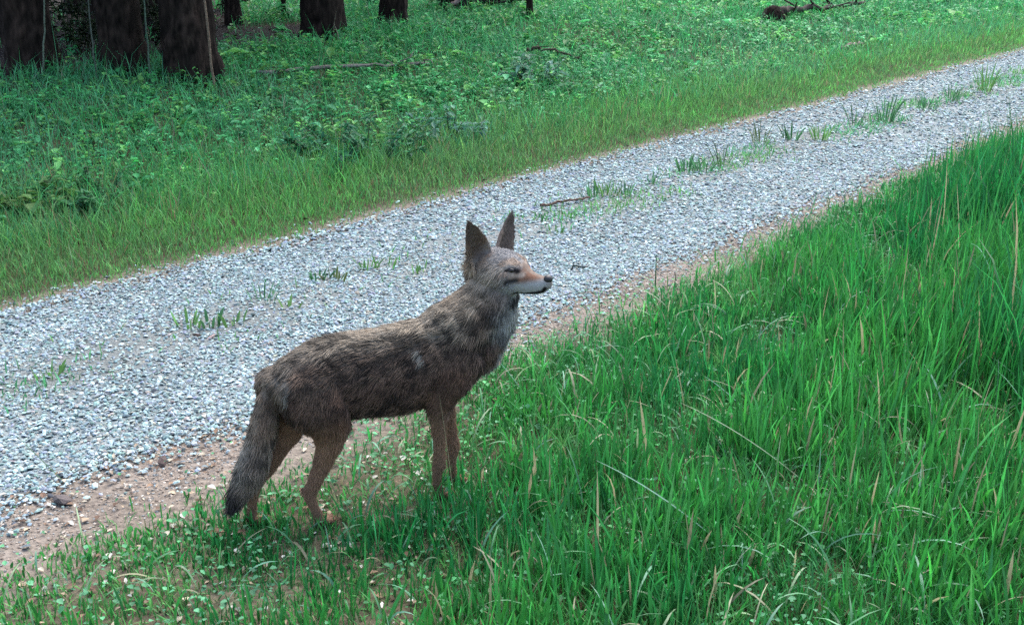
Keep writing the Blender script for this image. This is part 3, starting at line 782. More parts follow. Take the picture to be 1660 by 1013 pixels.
# ------------------------------------------------------------------ tufts and stones on the track
def tuft(label, x, y, h, n, col, seed, wide=False, group=None):
    g = np.random.default_rng(seed + 900)
    z = gzf(x, y)
    n = int(n * 1.3)
    a = g.uniform(0, 6.28, n); r = .045 * np.sqrt(g.random(n)) * (1 + n / 25)
    c = np.asarray(col) * np.exp(g.normal(0, .25, (n, 1)))
    acc = Acc()
    acc.add(*blades(r * np.cos(a), r * np.sin(a), np.zeros(n), h * 1.2 * g.uniform(.5, 1.15, n), np.full(n, .017 if wide else .012) * g.uniform(.7, 1.3, n), a, g.uniform(.05, .45, n), g.uniform(0, .8, n), c, K=4))
    root = tag(empty('grass_tuft', (x, y, z)), label, 'grass tuft', group)
    tag(link('blades', acc.mesh('blades'), M_GRASS, root), kind='stuff')
LG = (.11, .25, .07); TG = (.06, .18, .075)
TUFTS = [
    ('pale green tuft on the gravel left of the small dark stone', -1.60, 5.12, .075, 9, LG, 1),
    ('narrow upright green tuft on the gravel just behind the small dark stone', -1.51, 5.14, .085, 8, TG, 1),
    ('leaning green tuft on the gravel right of the small dark stone', -1.39, 5.16, .080, 9, LG, 1),
    ('upright tuft on the gravel above the coyote rump', -1.32, 5.49, .10, 10, TG, 0),
    ('single broad bright leaf tuft on the gravel above the coyote back', -1.16, 5.39, .065, 5, (.13, .24, .07), 1),
    ('green tuft on the gravel left of the short olive one', -1.09, 5.88, .07, 7, TG, 1),
    ('short olive tuft on the gravel beyond the coyote back', -1.00, 5.85, .075, 8, (.09, .12, .04), 1),
    ('pale tuft on the gravel behind the coyote shoulders', -.84, 6.06, .08, 10, LG, 0),
    ('thin pale tuft on the gravel nearest behind the coyote neck', -.74, 6.12, .08, 7, LG, 0),
    ('little green tuft on the gravel close behind the coyote mane', -.52, 6.02, .06, 6, LG, 1),
    ('lone bright tuft on the gravel at the far left of the near wheel track', -2.05, 4.49, .07, 9, LG, 1),
    ('broad tuft on the crown of the track right of the reddish stick', .59, 7.84, .12, 16, TG, 0),
    ('yellowish tuft in the middle of the dense row beyond the reddish stick', .70, 7.91, .13, 16, LG, 0),
    ('green tuft at the right end of the dense row beyond the reddish stick', .83, 7.91, .12, 14, TG, 0),
    ('small lone tuft between the two dense rows of the track crown', 1.07, 8.27, .10, 9, TG, 0),
    ('spreading tuft at the left of the second row on the track crown', 1.42, 8.76, .13, 16, TG, 1),
    ('low tuft beside the spreading one on the track crown', 1.54, 8.72, .11, 12, TG, 0),
    ('tall thin tuft standing up from the second row on the track crown', 1.74, 8.95, .19, 9, (.05, .09, .04), 0),
    ('olive tuft at the left of the third row on the track crown', 2.27, 9.97, .19, 14, (.09, .13, .05), 0),
    ('leafy tuft in the third row on the track crown', 2.59, 10.09, .14, 14, TG, 1),
    ('bright tuft at the right of the third row on the track crown', 2.85, 10.09, .14, 14, LG, 1),
    ('thin tall stem tuft beyond the third row on the track crown', 3.36, 10.77, .26, 6, TG, 0),
    ('broad leafy tuft in the fourth row on the track crown', 3.74, 11.01, .24, 22, TG, 1),
    ('low spreading tuft right of the broad leafy one on the track crown', 4.42, 11.77, .17, 22, TG, 0),
    ('tuft third from the far end of the track crown', 4.92, 12.42, .2, 18, TG, 0),
    ('bright bushy tuft at the far end of the track crown, upper right', 5.61, 13.13, .28, 20, LG, 1),
    ('flat pale tuft on the gravel behind the coyote far ear', .28, 6.85, .05, 9, LG, 0),
    ('small tuft on the gravel left of the reddish stick', .18, 7.2, .05, 8, TG, 0),
    ('low tuft on the gravel under the reddish stick', .36, 7.25, .05, 9, LG, 0),
]
for i, (lb, x, y, h, n, c, wd) in enumerate(TUFTS):
    tuft(lb, x, y, h, n, c, i, bool(wd), 'grass tufts growing on the gravel track')
def lone_stone(label, x, y, size, col, cat='stone', seed=0, name='stone'):
    global rng
    keep = rng; rng = np.random.default_rng(seed + 70)
    acc = Acc()
    stones(acc, np.zeros(1), np.zeros(1), np.zeros(1), np.array([size]), np.array([col]), ico(), .2)
    rng = keep
    o = link(name, acc.mesh(name, smooth=False), M_STONE)
    o.location = (x, y, gzf(x, y) + .006)
    tag(o, label, cat)
lone_stone('small dark brown stone on the gravel between two green tufts', -1.525, 4.975, .026, (.05, .03, .025), seed=1)
lone_stone('pinkish stone touching the small dark brown stone', -1.455, 4.955, .022, (.42, .30, .26), seed=2)
lone_stone('flat dark brown stone at the tan edge of the gravel, lower left', -1.30, 3.66, .030, (.09, .06, .05), seed=3)
lone_stone('dark stone lying on the tan dirt at the lower left', -1.56, 3.37, .030, (.10, .08, .075), seed=4)
def dead_leaf(label, x, y, z, L, W, az, el, col, seed):
    P = np.zeros((1, 3))
    V, Q, T, C = leaves(P, np.array([az]), np.array([el]), np.array([L]), np.array([W]), np.array([col]), fold=.6, droop=.5)
    o = link('dead_leaf', np_mesh('dead_leaf', V, Q, C), M_DRY)
    o.location = (x, y, gzf(x, y) + z)
    tag(o, label, 'leaf')
dead_leaf('curled pale dead leaf between the coyote hind and fore legs, upper one', -.405, 3.62, .03, .032, .030, 1.0, .5, (.42, .41, .36), 1)
dead_leaf('pale dead leaf just left of the coyote near foreleg', -.33, 3.52, .025, .034, .032, 2.6, .5, (.42, .41, .36), 2)
dead_leaf('brown curled dead leaf in the grass below the tail tip', -.99, 3.13, .02, .06, .04, .4, .3, (.26, .15, .10), 3)
dead_leaf('tan dead leaf lying on soil below the forelegs', -.13, 3.12, .015, .06, .035, 2.2, .2, (.40, .30, .2), 4)
dead_leaf('small white leaf lying in the right grass', 1.32, 3.74, .05, .045, .022, .5, .2, (.5, .48, .44), 5)

# ------------------------------------------------------------------ coyote
def lerp_path(pts, n):
    pts = np.asarray(pts, float)
    d = np.concatenate([[0], np.cumsum(np.linalg.norm(np.diff(pts[:, :3], axis=0), axis=1))])
    u = np.linspace(0, d[-1], n)
    # smooth (Catmull-Rom like) via cubic interpolation of every column
    out = np.zeros((n, pts.shape[1]))
    for k in range(pts.shape[1]):
        m = np.gradient(pts[:, k], d)
        i = np.clip(np.searchsorted(d, u, 'right') - 1, 0, len(d) - 2)
        h = d[i + 1] - d[i]; tt = (u - d[i]) / h
        out[:, k] = (2 * tt ** 3 - 3 * tt ** 2 + 1) * pts[i, k] + (tt ** 3 - 2 * tt ** 2 + tt) * h * m[i] + (-2 * tt ** 3 + 3 * tt ** 2) * pts[i + 1, k] + (tt ** 3 - tt ** 2) * h * m[i + 1]
    return out
def loft(acc, pts, side=(0, 1, 0), n=24, m=28):
    """pts rows: x,y,z, half-width along side, half-height; elliptical rings, rounded ends"""
    P = lerp_path(pts, m)
    c = P[:, :3]; ry = np.maximum(P[:, 3], .004); rz = np.maximum(P[:, 4], .004)
    tan = np.gradient(c, axis=0); tan /= np.linalg.norm(tan, axis=1)[:, None]
    e0 = [(-.92, .35), (-.75, .66), (-.4, .91)]
    c0 = [c[0] + tan[0] * a * min(ry[0], rz[0]) for a, _ in e0]; c1 = [c[-1] - tan[-1] * a * min(ry[-1], rz[-1]) for a, _ in e0[::-1]]
    s0 = [b for _, b in e0]
    c = np.concatenate([c0, c, c1]); ry = np.concatenate([ry[0] * np.array(s0), ry, ry[-1] * np.array(s0[::-1])]); rz = np.concatenate([rz[0] * np.array(s0), rz, rz[-1] * np.array(s0[::-1])])
    tan = np.concatenate([np.tile(tan[0], (3, 1)), tan, np.tile(tan[-1], (3, 1))])
    side = np.asarray(side, float); side = side / np.linalg.norm(side)
    sv = side[None] - (tan @ side)[:, None] * tan; sv /= np.linalg.norm(sv, axis=1)[:, None]
    upv = np.cross(tan, sv)
    ph = np.linspace(0, 2 * np.pi, n, endpoint=False)
    V = c[:, None] + sv[:, None] * (np.cos(ph)[None, :, None] * ry[:, None, None]) + upv[:, None] * (np.sin(ph)[None, :, None] * rz[:, None, None])
    mm = len(c); Q = []
    for i in range(mm - 1):
        for j in range(n):
            Q.append((i * n + j, i * n + (j + 1) % n, (i + 1) * n + (j + 1) % n, (i + 1) * n + j))
    V = np.concatenate([V.reshape(-1, 3), c[:1] - tan[:1] * ry[0] * .1, c[-1:] + tan[-1:] * ry[-1] * .1])
    T = []
    for j in range(n):
        T += [(mm * n, (j + 1) % n, j), (mm * n + 1, (mm - 1) * n + j, (mm - 1) * n + (j + 1) % n)]
    acc.add(V, np.array(Q), np.array(T))

HEAD_YAW, HEAD_PITCH = R(55), R(5)
HS = np.array([.508, -.015, .800])                      # skull centre in the animal's frame
HF = np.array([math.cos(HEAD_YAW) * math.cos(HEAD_PITCH), -math.sin(HEAD_YAW) * math.cos(HEAD_PITCH), math.sin(HEAD_PITCH)])
HR = np.array([-math.sin(HEAD_YAW), -math.cos(HEAD_YAW), 0.0])
HU = np.cross(HR, HF)
HSC = 1.15
def hp(f, r, u): return HS + HSC * (f * HF + r * HR + u * HU)
EAR = {}
for sgn in (1, -1):
    EAR[sgn] = (hp(-.040, .047 * sgn, .040), hp(-.048, .088 * sgn, .158)) if sgn > 0 else (hp(-.036, -.074, .028), hp(-.040, -.138, .138))
EYE = {s_: hp(.052, .0425 * s_, .009) for s_ in (1, -1)}
NOSE = hp(.1495, 0, -.021)

def build_coyote():
    acc = Acc()
    # trunk
    loft(acc, [(-.268, 0, .500, .050, .052), (-.235, 0, .505, .074, .082), (-.18, 0, .503, .090, .114), (-.09, 0, .500, .095, .138), (.02, 0, .494, .100, .143), (.13, 0, .492, .102, .150), (.23, 0, .505, .098, .150), (.32, 0, .522, .086, .142), (.40, 0, .530, .072, .115), (.445, 0, .525, .055, .085)], n=32, m=40)
    # neck
    loft(acc, [(.26, 0, .545, .085, .115), (.34, 0, .59, .085, .115), (.41, 0, .645, .080, .100), (.46, -.002, .70, .074, .086), (.492, -.008, .755, .068, .074), (.50, -.012, .785, .060, .062)], n=28, m=24)
    loft(acc, [(.505, -.008, .745, .050, .050), (.500, -.004, .68, .058, .050), (.475, 0, .60, .060, .055), (.435, 0, .52, .058, .055)], n=20, m=16)
    # head and muzzle
    def hrow(f, u, ry, rz): return tuple(hp(f, 0, u)) + (ry * HSC, rz * HSC)
    loft(acc, [hrow(-.070, .000, .044, .042), hrow(-.045, .000, .062, .055), hrow(-.010, -.006, .070, .061), hrow(.022, -.013, .066, .059), hrow(.046, -.021, .055, .053), hrow(.070, -.031, .038, .041), hrow(.100, -.037, .028, .032), hrow(.130, -.036, .023, .025), hrow(.144, -.032, .018, .019)], side=HR, n=28, m=30)
    for s_ in (1, -1):      # cheek ruff, brow
        loft(acc, [tuple(hp(-.03, .045 * s_, -.030)) + (.030, .034), tuple(hp(.01, .040 * s_, -.034)) + (.026, .028)], side=HR, n=16, m=6)
        loft(acc, [tuple(hp(.018, .030 * s_, .030)) + (.020, .014), tuple(hp(.056, .031 * s_, .019)) + (.013, .010)], side=HR, n=12, m=6)
    # ears: cupped tapering shells
    for s_ in (1, -1):
        B, Tp = EAR[s_]
        a = Tp - B; al = np.linalg.norm(a); ah = a / al
        o = HF * .80 + HR * (.60 if s_ > 0 else .12); o = o - ah * (o @ ah); o /= np.linalg.norm(o)
        w = np.cross(ah, o)
        us = np.linspace(-.12, 1, 15); vs = np.linspace(-1, 1, 11)
        grid = []
        for side_k in (0, 1):
            for u in us:
                uu = max(u, 0)
                hw = .046 * (1 - uu ** 1.45) * (.88 + .55 * uu) + .002
                cup = .62 * (1 - uu * .55)
                for v in vs:
                    th = .0042 * (1 if side_k == 0 else -1)
                    grid.append(B + ah * u * al + w * v * hw - o * cup * hw * (1 - v * v) + o * th)
        G = np.array(grid); nu, nv = len(us), len(vs); half = nu * nv
        Q = []
        ix = lambda k, i, j: k * half + i * nv + j
        for i in range(nu - 1):
            for j in range(nv - 1):
                Q.append((ix(0, i, j), ix(0, i, j + 1), ix(0, i + 1, j + 1), ix(0, i + 1, j)))
                Q.append((ix(1, i, j), ix(1, i + 1, j), ix(1, i + 1, j + 1), ix(1, i, j + 1)))
        for i in range(nu - 1):
            Q.append((ix(0, i, 0), ix(0, i + 1, 0), ix(1, i + 1, 0), ix(1, i, 0)))
            Q.append((ix(0, i + 1, nv - 1), ix(0, i, nv - 1), ix(1, i, nv - 1), ix(1, i + 1, nv - 1)))
        for j in range(nv - 1):
            Q.append((ix(0, nu - 1, j), ix(0, nu - 1, j + 1), ix(1, nu - 1, j + 1), ix(1, nu - 1, j)))
            Q.append((ix(0, 0, j + 1), ix(0, 0, j), ix(1, 0, j), ix(1, 0, j + 1)))
        acc.add(G, np.array(Q))
    # legs
    for leg in LEGS:
        loft(acc, [(x, y, z, a * (.90 if z < .33 else 1), b * (.88 if z < .33 else 1)) for (x, y, z, a, b) in leg], n=18, m=34)
    for (px, py) in PAWS:
        for k, (dx, dy) in enumerate(((.030, -.021), (.042, -.008), (.042, .008), (.030, .021))):
            loft(acc, [(px - .005, py + dy * .6, .020, .011, .012), (px + dx, py + dy, .012, .010, .010)], n=10, m=5)
    for (hx, hy, hz) in ((-.203, -.048, .120), (-.374, .047, .120)):      # point of the hock
        loft(acc, [(hx - .020, hy, hz + .022, .009, .012), (hx - .008, hy, hz + .004, .013, .017), (hx + .002, hy, hz - .03, .013, .016)], n=12, m=8)
    for (hx, hy, hz) in ((.252, -.049, .150), (.337, .041, .150)):         # wrist
        loft(acc, [(hx + .004, hy, hz + .02, .017, .017), (hx + .003, hy, hz - .02, .018, .018)], n=12, m=5)
    # tail core
    loft(acc, TAIL, n=18, m=30)
    me = acc.mesh('coyote_raw')
    tmp = bpy.data.objects.new('coyote_raw', me); sc.collection.objects.link(tmp)
    md = tmp.modifiers.new('r', 'REMESH'); md.mode = 'VOXEL'; md.voxel_size = .0052
    ms = tmp.modifiers.new('s', 'SMOOTH'); ms.factor = .5; ms.iterations = 5
    dg = bpy.context.evaluated_depsgraph_get()
    ev = tmp.evaluated_get(dg)
    body = bpy.data.meshes.new_from_object(ev)
    bpy.data.objects.remove(tmp); bpy.data.meshes.remove(me)
    body.name = 'coyote'
    return body
LEGS = [
    # x, y, z, half-width (lateral), half-depth (fore-aft)
    [(.335, -.062, .53, .040, .085), (.29, -.070, .45, .042, .070), (.250, -.066, .375, .034, .046), (.250, -.058, .29, .025, .030), (.250, -.050, .17, .019, .021), (.247, -.046, .13, .019, .021), (.243, -.043, .06, .016, .017), (.252, -.040, .022, .019, .020)],
    [(.390, .058, .53, .040, .080), (.355, .064, .45, .040, .064), (.318, .058, .375, .034, .044), (.322, .050, .29, .025, .029), (.334, .042, .17, .019, .021), (.333, .040, .13, .019, .021), (.330, .036, .06, .016, .017), (.340, .034, .022, .019, .020)],
    [(-.185, -.058, .52, .050, .110), (-.165, -.070, .44, .052, .098), (-.132, -.070, .36, .044, .070), (-.138, -.062, .285, .033, .047), (-.165, -.055, .21, .023, .033), (-.195, -.050, .145, .018, .024), (-.203, -.048, .115, .018, .023), (-.193, -.047, .065, .016, .018), (-.178, -.047, .022, .020, .021)],
    [(-.230, .058, .50, .050, .100), (-.235, .066, .42, .050, .090), (-.235, .064, .345, .044, .068), (-.268, .058, .275, .034, .048), (-.315, .052, .205, .025, .035), (-.362, .048, .145, .019, .026), (-.374, .047, .115, .018, .023), (-.380, .047, .065, .016, .018), (-.384, .047, .022, .020, .021)],
]
PAWS = [(.258, -.040), (.346, .034), (-.172, -.047), (-.378, .047)]
TAIL = [(-.235, 0, .525, .034, .034), (-.277, -.002, .495, .034, .034), (-.308, -.006, .445, .034, .036), (-.330, -.012, .38, .035, .040), (-.362, -.018, .29, .036, .042), (-.402, -.024, .21, .032, .036), (-.432, -.028, .16, .023, .025), (-.448, -.03, .13, .012, .012)]

# fur map: position, reach, flow direction, length, lift, root / band / tip colours
def fur_controls():
    K = []
    BACK = ((.10, .088, .074), (.46, .41, .34), (.022, .019, .017))
    SADDLE = ((.036, .030, .026), (.30, .220, .172), (.011, .009, .008))
    FLANK = ((.034, .025, .022), (.25, .160, .120), (.011, .008, .007))
    BELLY = ((.10, .08, .065), (.20, .16, .13), (.06, .045, .04))
    LEGC = ((.11, .062, .040), (.38, .205, .125), (.18, .10, .065))
    SHOULD = ((.09, .053, .037), (.32, .185, .125), (.10, .06, .043))
    RUFF = ((.18, .155, .125), (.46, .39, .31), (.14, .115, .09))
    CHEST = ((.15, .142, .13), (.42, .40, .365), (.13, .124, .115))
    FACE = ((.19, .18, .17), (.36, .34, .325), (.16, .15, .145))
    MUZ = ((.14, .105, .082), (.27, .20, .155), (.17, .125, .10))
    WHITE = ((.30, .30, .28), (.45, .45, .43), (.36, .36, .34))
    EARB = ((.10, .074, .06), (.19, .145, .12), (.09, .07, .058))
    EARI = ((.16, .115, .09), (.36, .27, .21), (.26, .19, .145))
    TAILC = ((.075, .056, .044), (.32, .235, .18), (.020, .016, .014))
    BLK = ((.02, .016, .015), (.035, .028, .026), (.014, .012, .012))
    add = lambda p, r, fl, ln, lift, c: K.append((np.array(p, float), r, np.array(fl, float) / np.linalg.norm(fl), ln, lift, np.array(c)))
    for x in np.linspace(-.28, .34, 8):
        for y in (-.05, .05):
            add((x, y, .64 if x > -.2 else .60), .075, (-1, .15 * np.sign(y), -.12), .052, .42, BACK)
    for x in np.linspace(-.20, .36, 8):
        for y in (-.1, .1):
            add((x, y, .56), .075, (-1, 0, -.45), .050, .36, SADDLE)
            add((x, y, .46), .08, (-1, 0, -.55), .045, .33, FLANK)
    for x in np.linspace(-.10, .30, 6):
        add((x, 0, .345), .07, (-1, 0, -.5), .045, .35, BELLY)
        add((x, -.06, .36), .06, (-1, 0, -.5), .045, .35, FLANK); add((x, .06, .36), .06, (-1, 0, -.5), .045, .35, FLANK)
    # rump, pale streak beside the tail root
    for y in (-.05, .05):
        add((-.262, y, .555), .045, (-.55, .1 * np.sign(y), -.85), .038, .26, BACK)
        add((-.285, y * 1.35, .50), .035, (-.4, .1 * np.sign(y), -.9), .040, .3, RUFF)
        add((-.245, y * 1.8, .45), .05, (-.6, 0, -.9), .042, .35, FLANK)
        add((-.30, y * .8, .42), .045, (-.5, 0, -1), .045, .4, BELLY)
    # neck / mane
    for (x, z) in ((.30, .66), (.36, .70), (.41, .75), (.44, .79)):
        for y in (-.04, .04):
            add((x, y, z), .06, (-.75, .1 * np.sign(y), -.65), .048, .34, BACK if x < .32 else RUFF)
    for (x, z) in ((.36, .60), (.42, .66), (.46, .72)):
        for y in (-.08, .08):
            add((x, y, z), .06, (-.6, 0, -.8), .055, .40, SADDLE)
    for (x, z) in ((.535, .70), (.525, .64), (.51, .58), (.49, .52), (.45, .45)):
        add((x, 0, z), .06, (-.1, 0, -1), .055, .42, CHEST)
        for y in (-.06, .06):
            add((x - .05, y, z - .02), .055, (-.35, 0, -.95), .05, .38, FLANK if z < .6 else CHEST)
    add((.40, -.05, .40), .06, (-.3, 0, -1), .045, .36, CHEST); add((.36, 0, .36), .06, (-.6, 0, -.8), .045, .36, BELLY)
    # legs
    for li, leg in enumerate(LEGS):
        L = lerp_path(leg, 14)
        for i in range(14):
            fl = (L[min(i + 1, 13), :3] - L[max(i - 1, 0), :3]); z = L[i, 2]
            s_ = -1 if L[i, 1] < 0 else 1
            if z > .47: 
                add(L[i, :3] + (0, .04 * s_, 0), .07, (-.5, 0, -.85), .040, .34, SADDLE if li > 1 or z > .5 else SHOULD)
            elif z > .32: add(L[i, :3] + (0, .03 * s_, 0), .075, fl + np.array([-.02, 0, 0]), .030, .32, SHOULD if li < 2 else (FLANK if z > .40 else LEGC))
            else: add(L[i, :3], .06, fl, .019 if z > .12 else .012, .32, LEGC)
    # tail
    Tl = lerp_path(TAIL, 12)
    for i in range(12):
        fl = Tl[min(i + 1, 11), :3] - Tl[max(i - 1, 0), :3]
        add(Tl[i, :3], .045, fl, .036 + .012 * (i > 3), .34 if i < 9 else .2, TAILC if i < 10 else BLK)
        add(Tl[i, :3] + np.array([-.04, 0, 0]), .035, fl, .040, .34, BACK if i < 9 else BLK)
    # head
    back = -HF
    for s_ in (1, -1):
        add(hp(-.02, .05 * s_, .0), .04, back - .3 * HU, .022, .30, FACE)
        add(hp(-.035, .05 * s_, -.035), .04, back - .5 * HU, .034, .36, CHEST)
        add(hp(.015, .045 * s_, -.028), .035, back - .4 * HU, .020, .28, FACE)
        add(hp(.012, .03 * s_, .045), .035, back + .2 * HU, .018, .28, FACE)
        add(hp(.060, .028 * s_, .014), .022, back + .2 * HU, .014, .25, FACE)
        add(hp(.07, .034 * s_, -.012), .022, back, .014, .22, MUZ)
        add(hp(.10, .024 * s_, -.020), .022, back, .012, .2, MUZ)
        add(hp(.128, .020 * s_, -.026), .018, back, .009, .2, MUZ)
        add(hp(.045, .048 * s_, -.046), .024, back - .2 * HU, .020, .3, WHITE)
        add(hp(.08, .032 * s_, -.046), .016, back, .012, .2, WHITE)
        add(hp(.115, .024 * s_, -.046), .015, back, .009, .2, WHITE)
        add(hp(-.062, .05 * s_, .01), .035, back - .6 * HU, .04, .42, RUFF)
        B, Tp = EAR[s_]; ah = (Tp - B) / np.linalg.norm(Tp - B)
        o = HF * .80 + HR * (.60 if s_ > 0 else .12)
        for q in (.05, .3, .55, .8, 1.0):
            P = B + (Tp - B) * q
            add(P - o * .030 * (1 - q * .5), .03, ah - .2 * o, .014, .25, EARB)
            add(P + o * .014 * (1 - q * .5), .030, ah + .25 * o, .016, .30, EARI if q < .55 else EARB)
            wv = np.cross(ah, o); wv = wv if wv @ HR < 0 else -wv
            add(P + (wv if s_ > 0 else -wv) * .036 * (1 - q) + o * .012, .018, ah + .3 * o, .015, .35, EARI if q < .8 else EARB)
    add(hp(.085, 0, .004), .022, back, .008, .22, MUZ); add(hp(.12, 0, -.008), .02, back, .006, .2, MUZ)
    add(hp(0, 0, .055), .04, back + .1 * HU, .02, .3, FACE); add(hp(-.05, 0, .05), .04, back, .03, .35, FACE)
    add(hp(.03, 0, .035), .03, back + .2 * HU, .014, .26, FACE)
    for f in (.03, .07, .11): add(hp(f, 0, -.055), .03, back - .2 * HU, .014, .25, WHITE)
    add(hp(-.01, 0, -.07), .04, back - .8 * HU, .035, .35, CHEST)
    return K
def dist_poly(P, pts):
    d = np.full(len(P), 9.)
    for a, b in zip(pts[:-1], pts[1:]):
        ab = b - a; t = np.clip((P - a) @ ab / (ab @ ab), 0, 1)
        d = np.minimum(d, np.linalg.norm(P - a - t[:, None] * ab, axis=1))
    return d
def fur_eval(P, K):
    W = np.zeros(len(P)); fl = np.zeros((len(P), 3)); ln = np.zeros(len(P)); lift = np.zeros(len(P)); col = np.zeros((len(P), 3, 3))
    for (p, r, f, l, li, c) in K:
        w = np.exp(-((P - p) ** 2).sum(1) / (2 * (r * .42) ** 2)) + 1e-9 / (((P - p) ** 2).sum(1) + 1e-3) ** 2
        W += w; fl += w[:, None] * f; ln += w * l; lift += w * li; col += w[:, None, None] * c
    return fl / W[:, None], ln / W, lift / W, col / W[:, None, None]

def face_marks(Q, cc):
    """pigment of the face, laid out on each side of the head (forward, up)"""
    rel = (Q - HS) / HSC
    pf, pr, pu = rel @ HF, rel @ HR, rel @ HU
    side2 = np.stack([pf, pu], 1)
    onhead = (np.linalg.norm(rel, axis=1) < .19)
    def mark(cc, d, r, c, soft=.4):
        k = (1 - sm((d - r * (1 - soft)) / (r * soft * 2)))[:, None, None]
        return cc * (1 - k) + np.array(c) * k
    def d2(pts, rmin=.010):
        d = dist_poly(side2, np.array(pts, float))
        return np.where(onhead & (np.abs(pr) > rmin), d, 9.)
    cc = mark(cc, d2([(.110, -.022), (.078, -.012)], .008), .020, (.20, .105, .066), .7)
    cc = mark(cc, d2([(.070, .024), (.048, .032), (.030, .028)]), .008, (.33, .25, .19), .6)
    cc = mark(cc, d2([(.080, -.006), (.055, -.004), (.034, -.003)]), .0075, (.36, .27, .21), .6)
    cc = mark(cc, d2([(.066, -.020), (.046, -.023)]), .0065, (.03, .028, .028), .7)
    cc = mark(cc, d2([(.140, -.036), (.110, -.041), (.075, -.046), (.05, -.046)], .008), .016, (.36, .35, .33), .6)
    cc = mark(cc, d2([(.070, .004), (.060, .011), (.048, .012), (.042, .009)]), .0054, (.016, .012, .011), .6)
    cc = mark(cc, d2([(.146, -.044), (.138, -.054), (.115, -.060), (.085, -.065), (.060, -.066), (.050, -.062)], .004), .0046, (.010, .009, .009), .5)
    throat = np.array([hp(.02, .03, -.095), hp(.045, .0, -.098), hp(.02, -.03, -.095)])
    return mark(cc, dist_poly(Q, throat), .012, (.03, .026, .025))

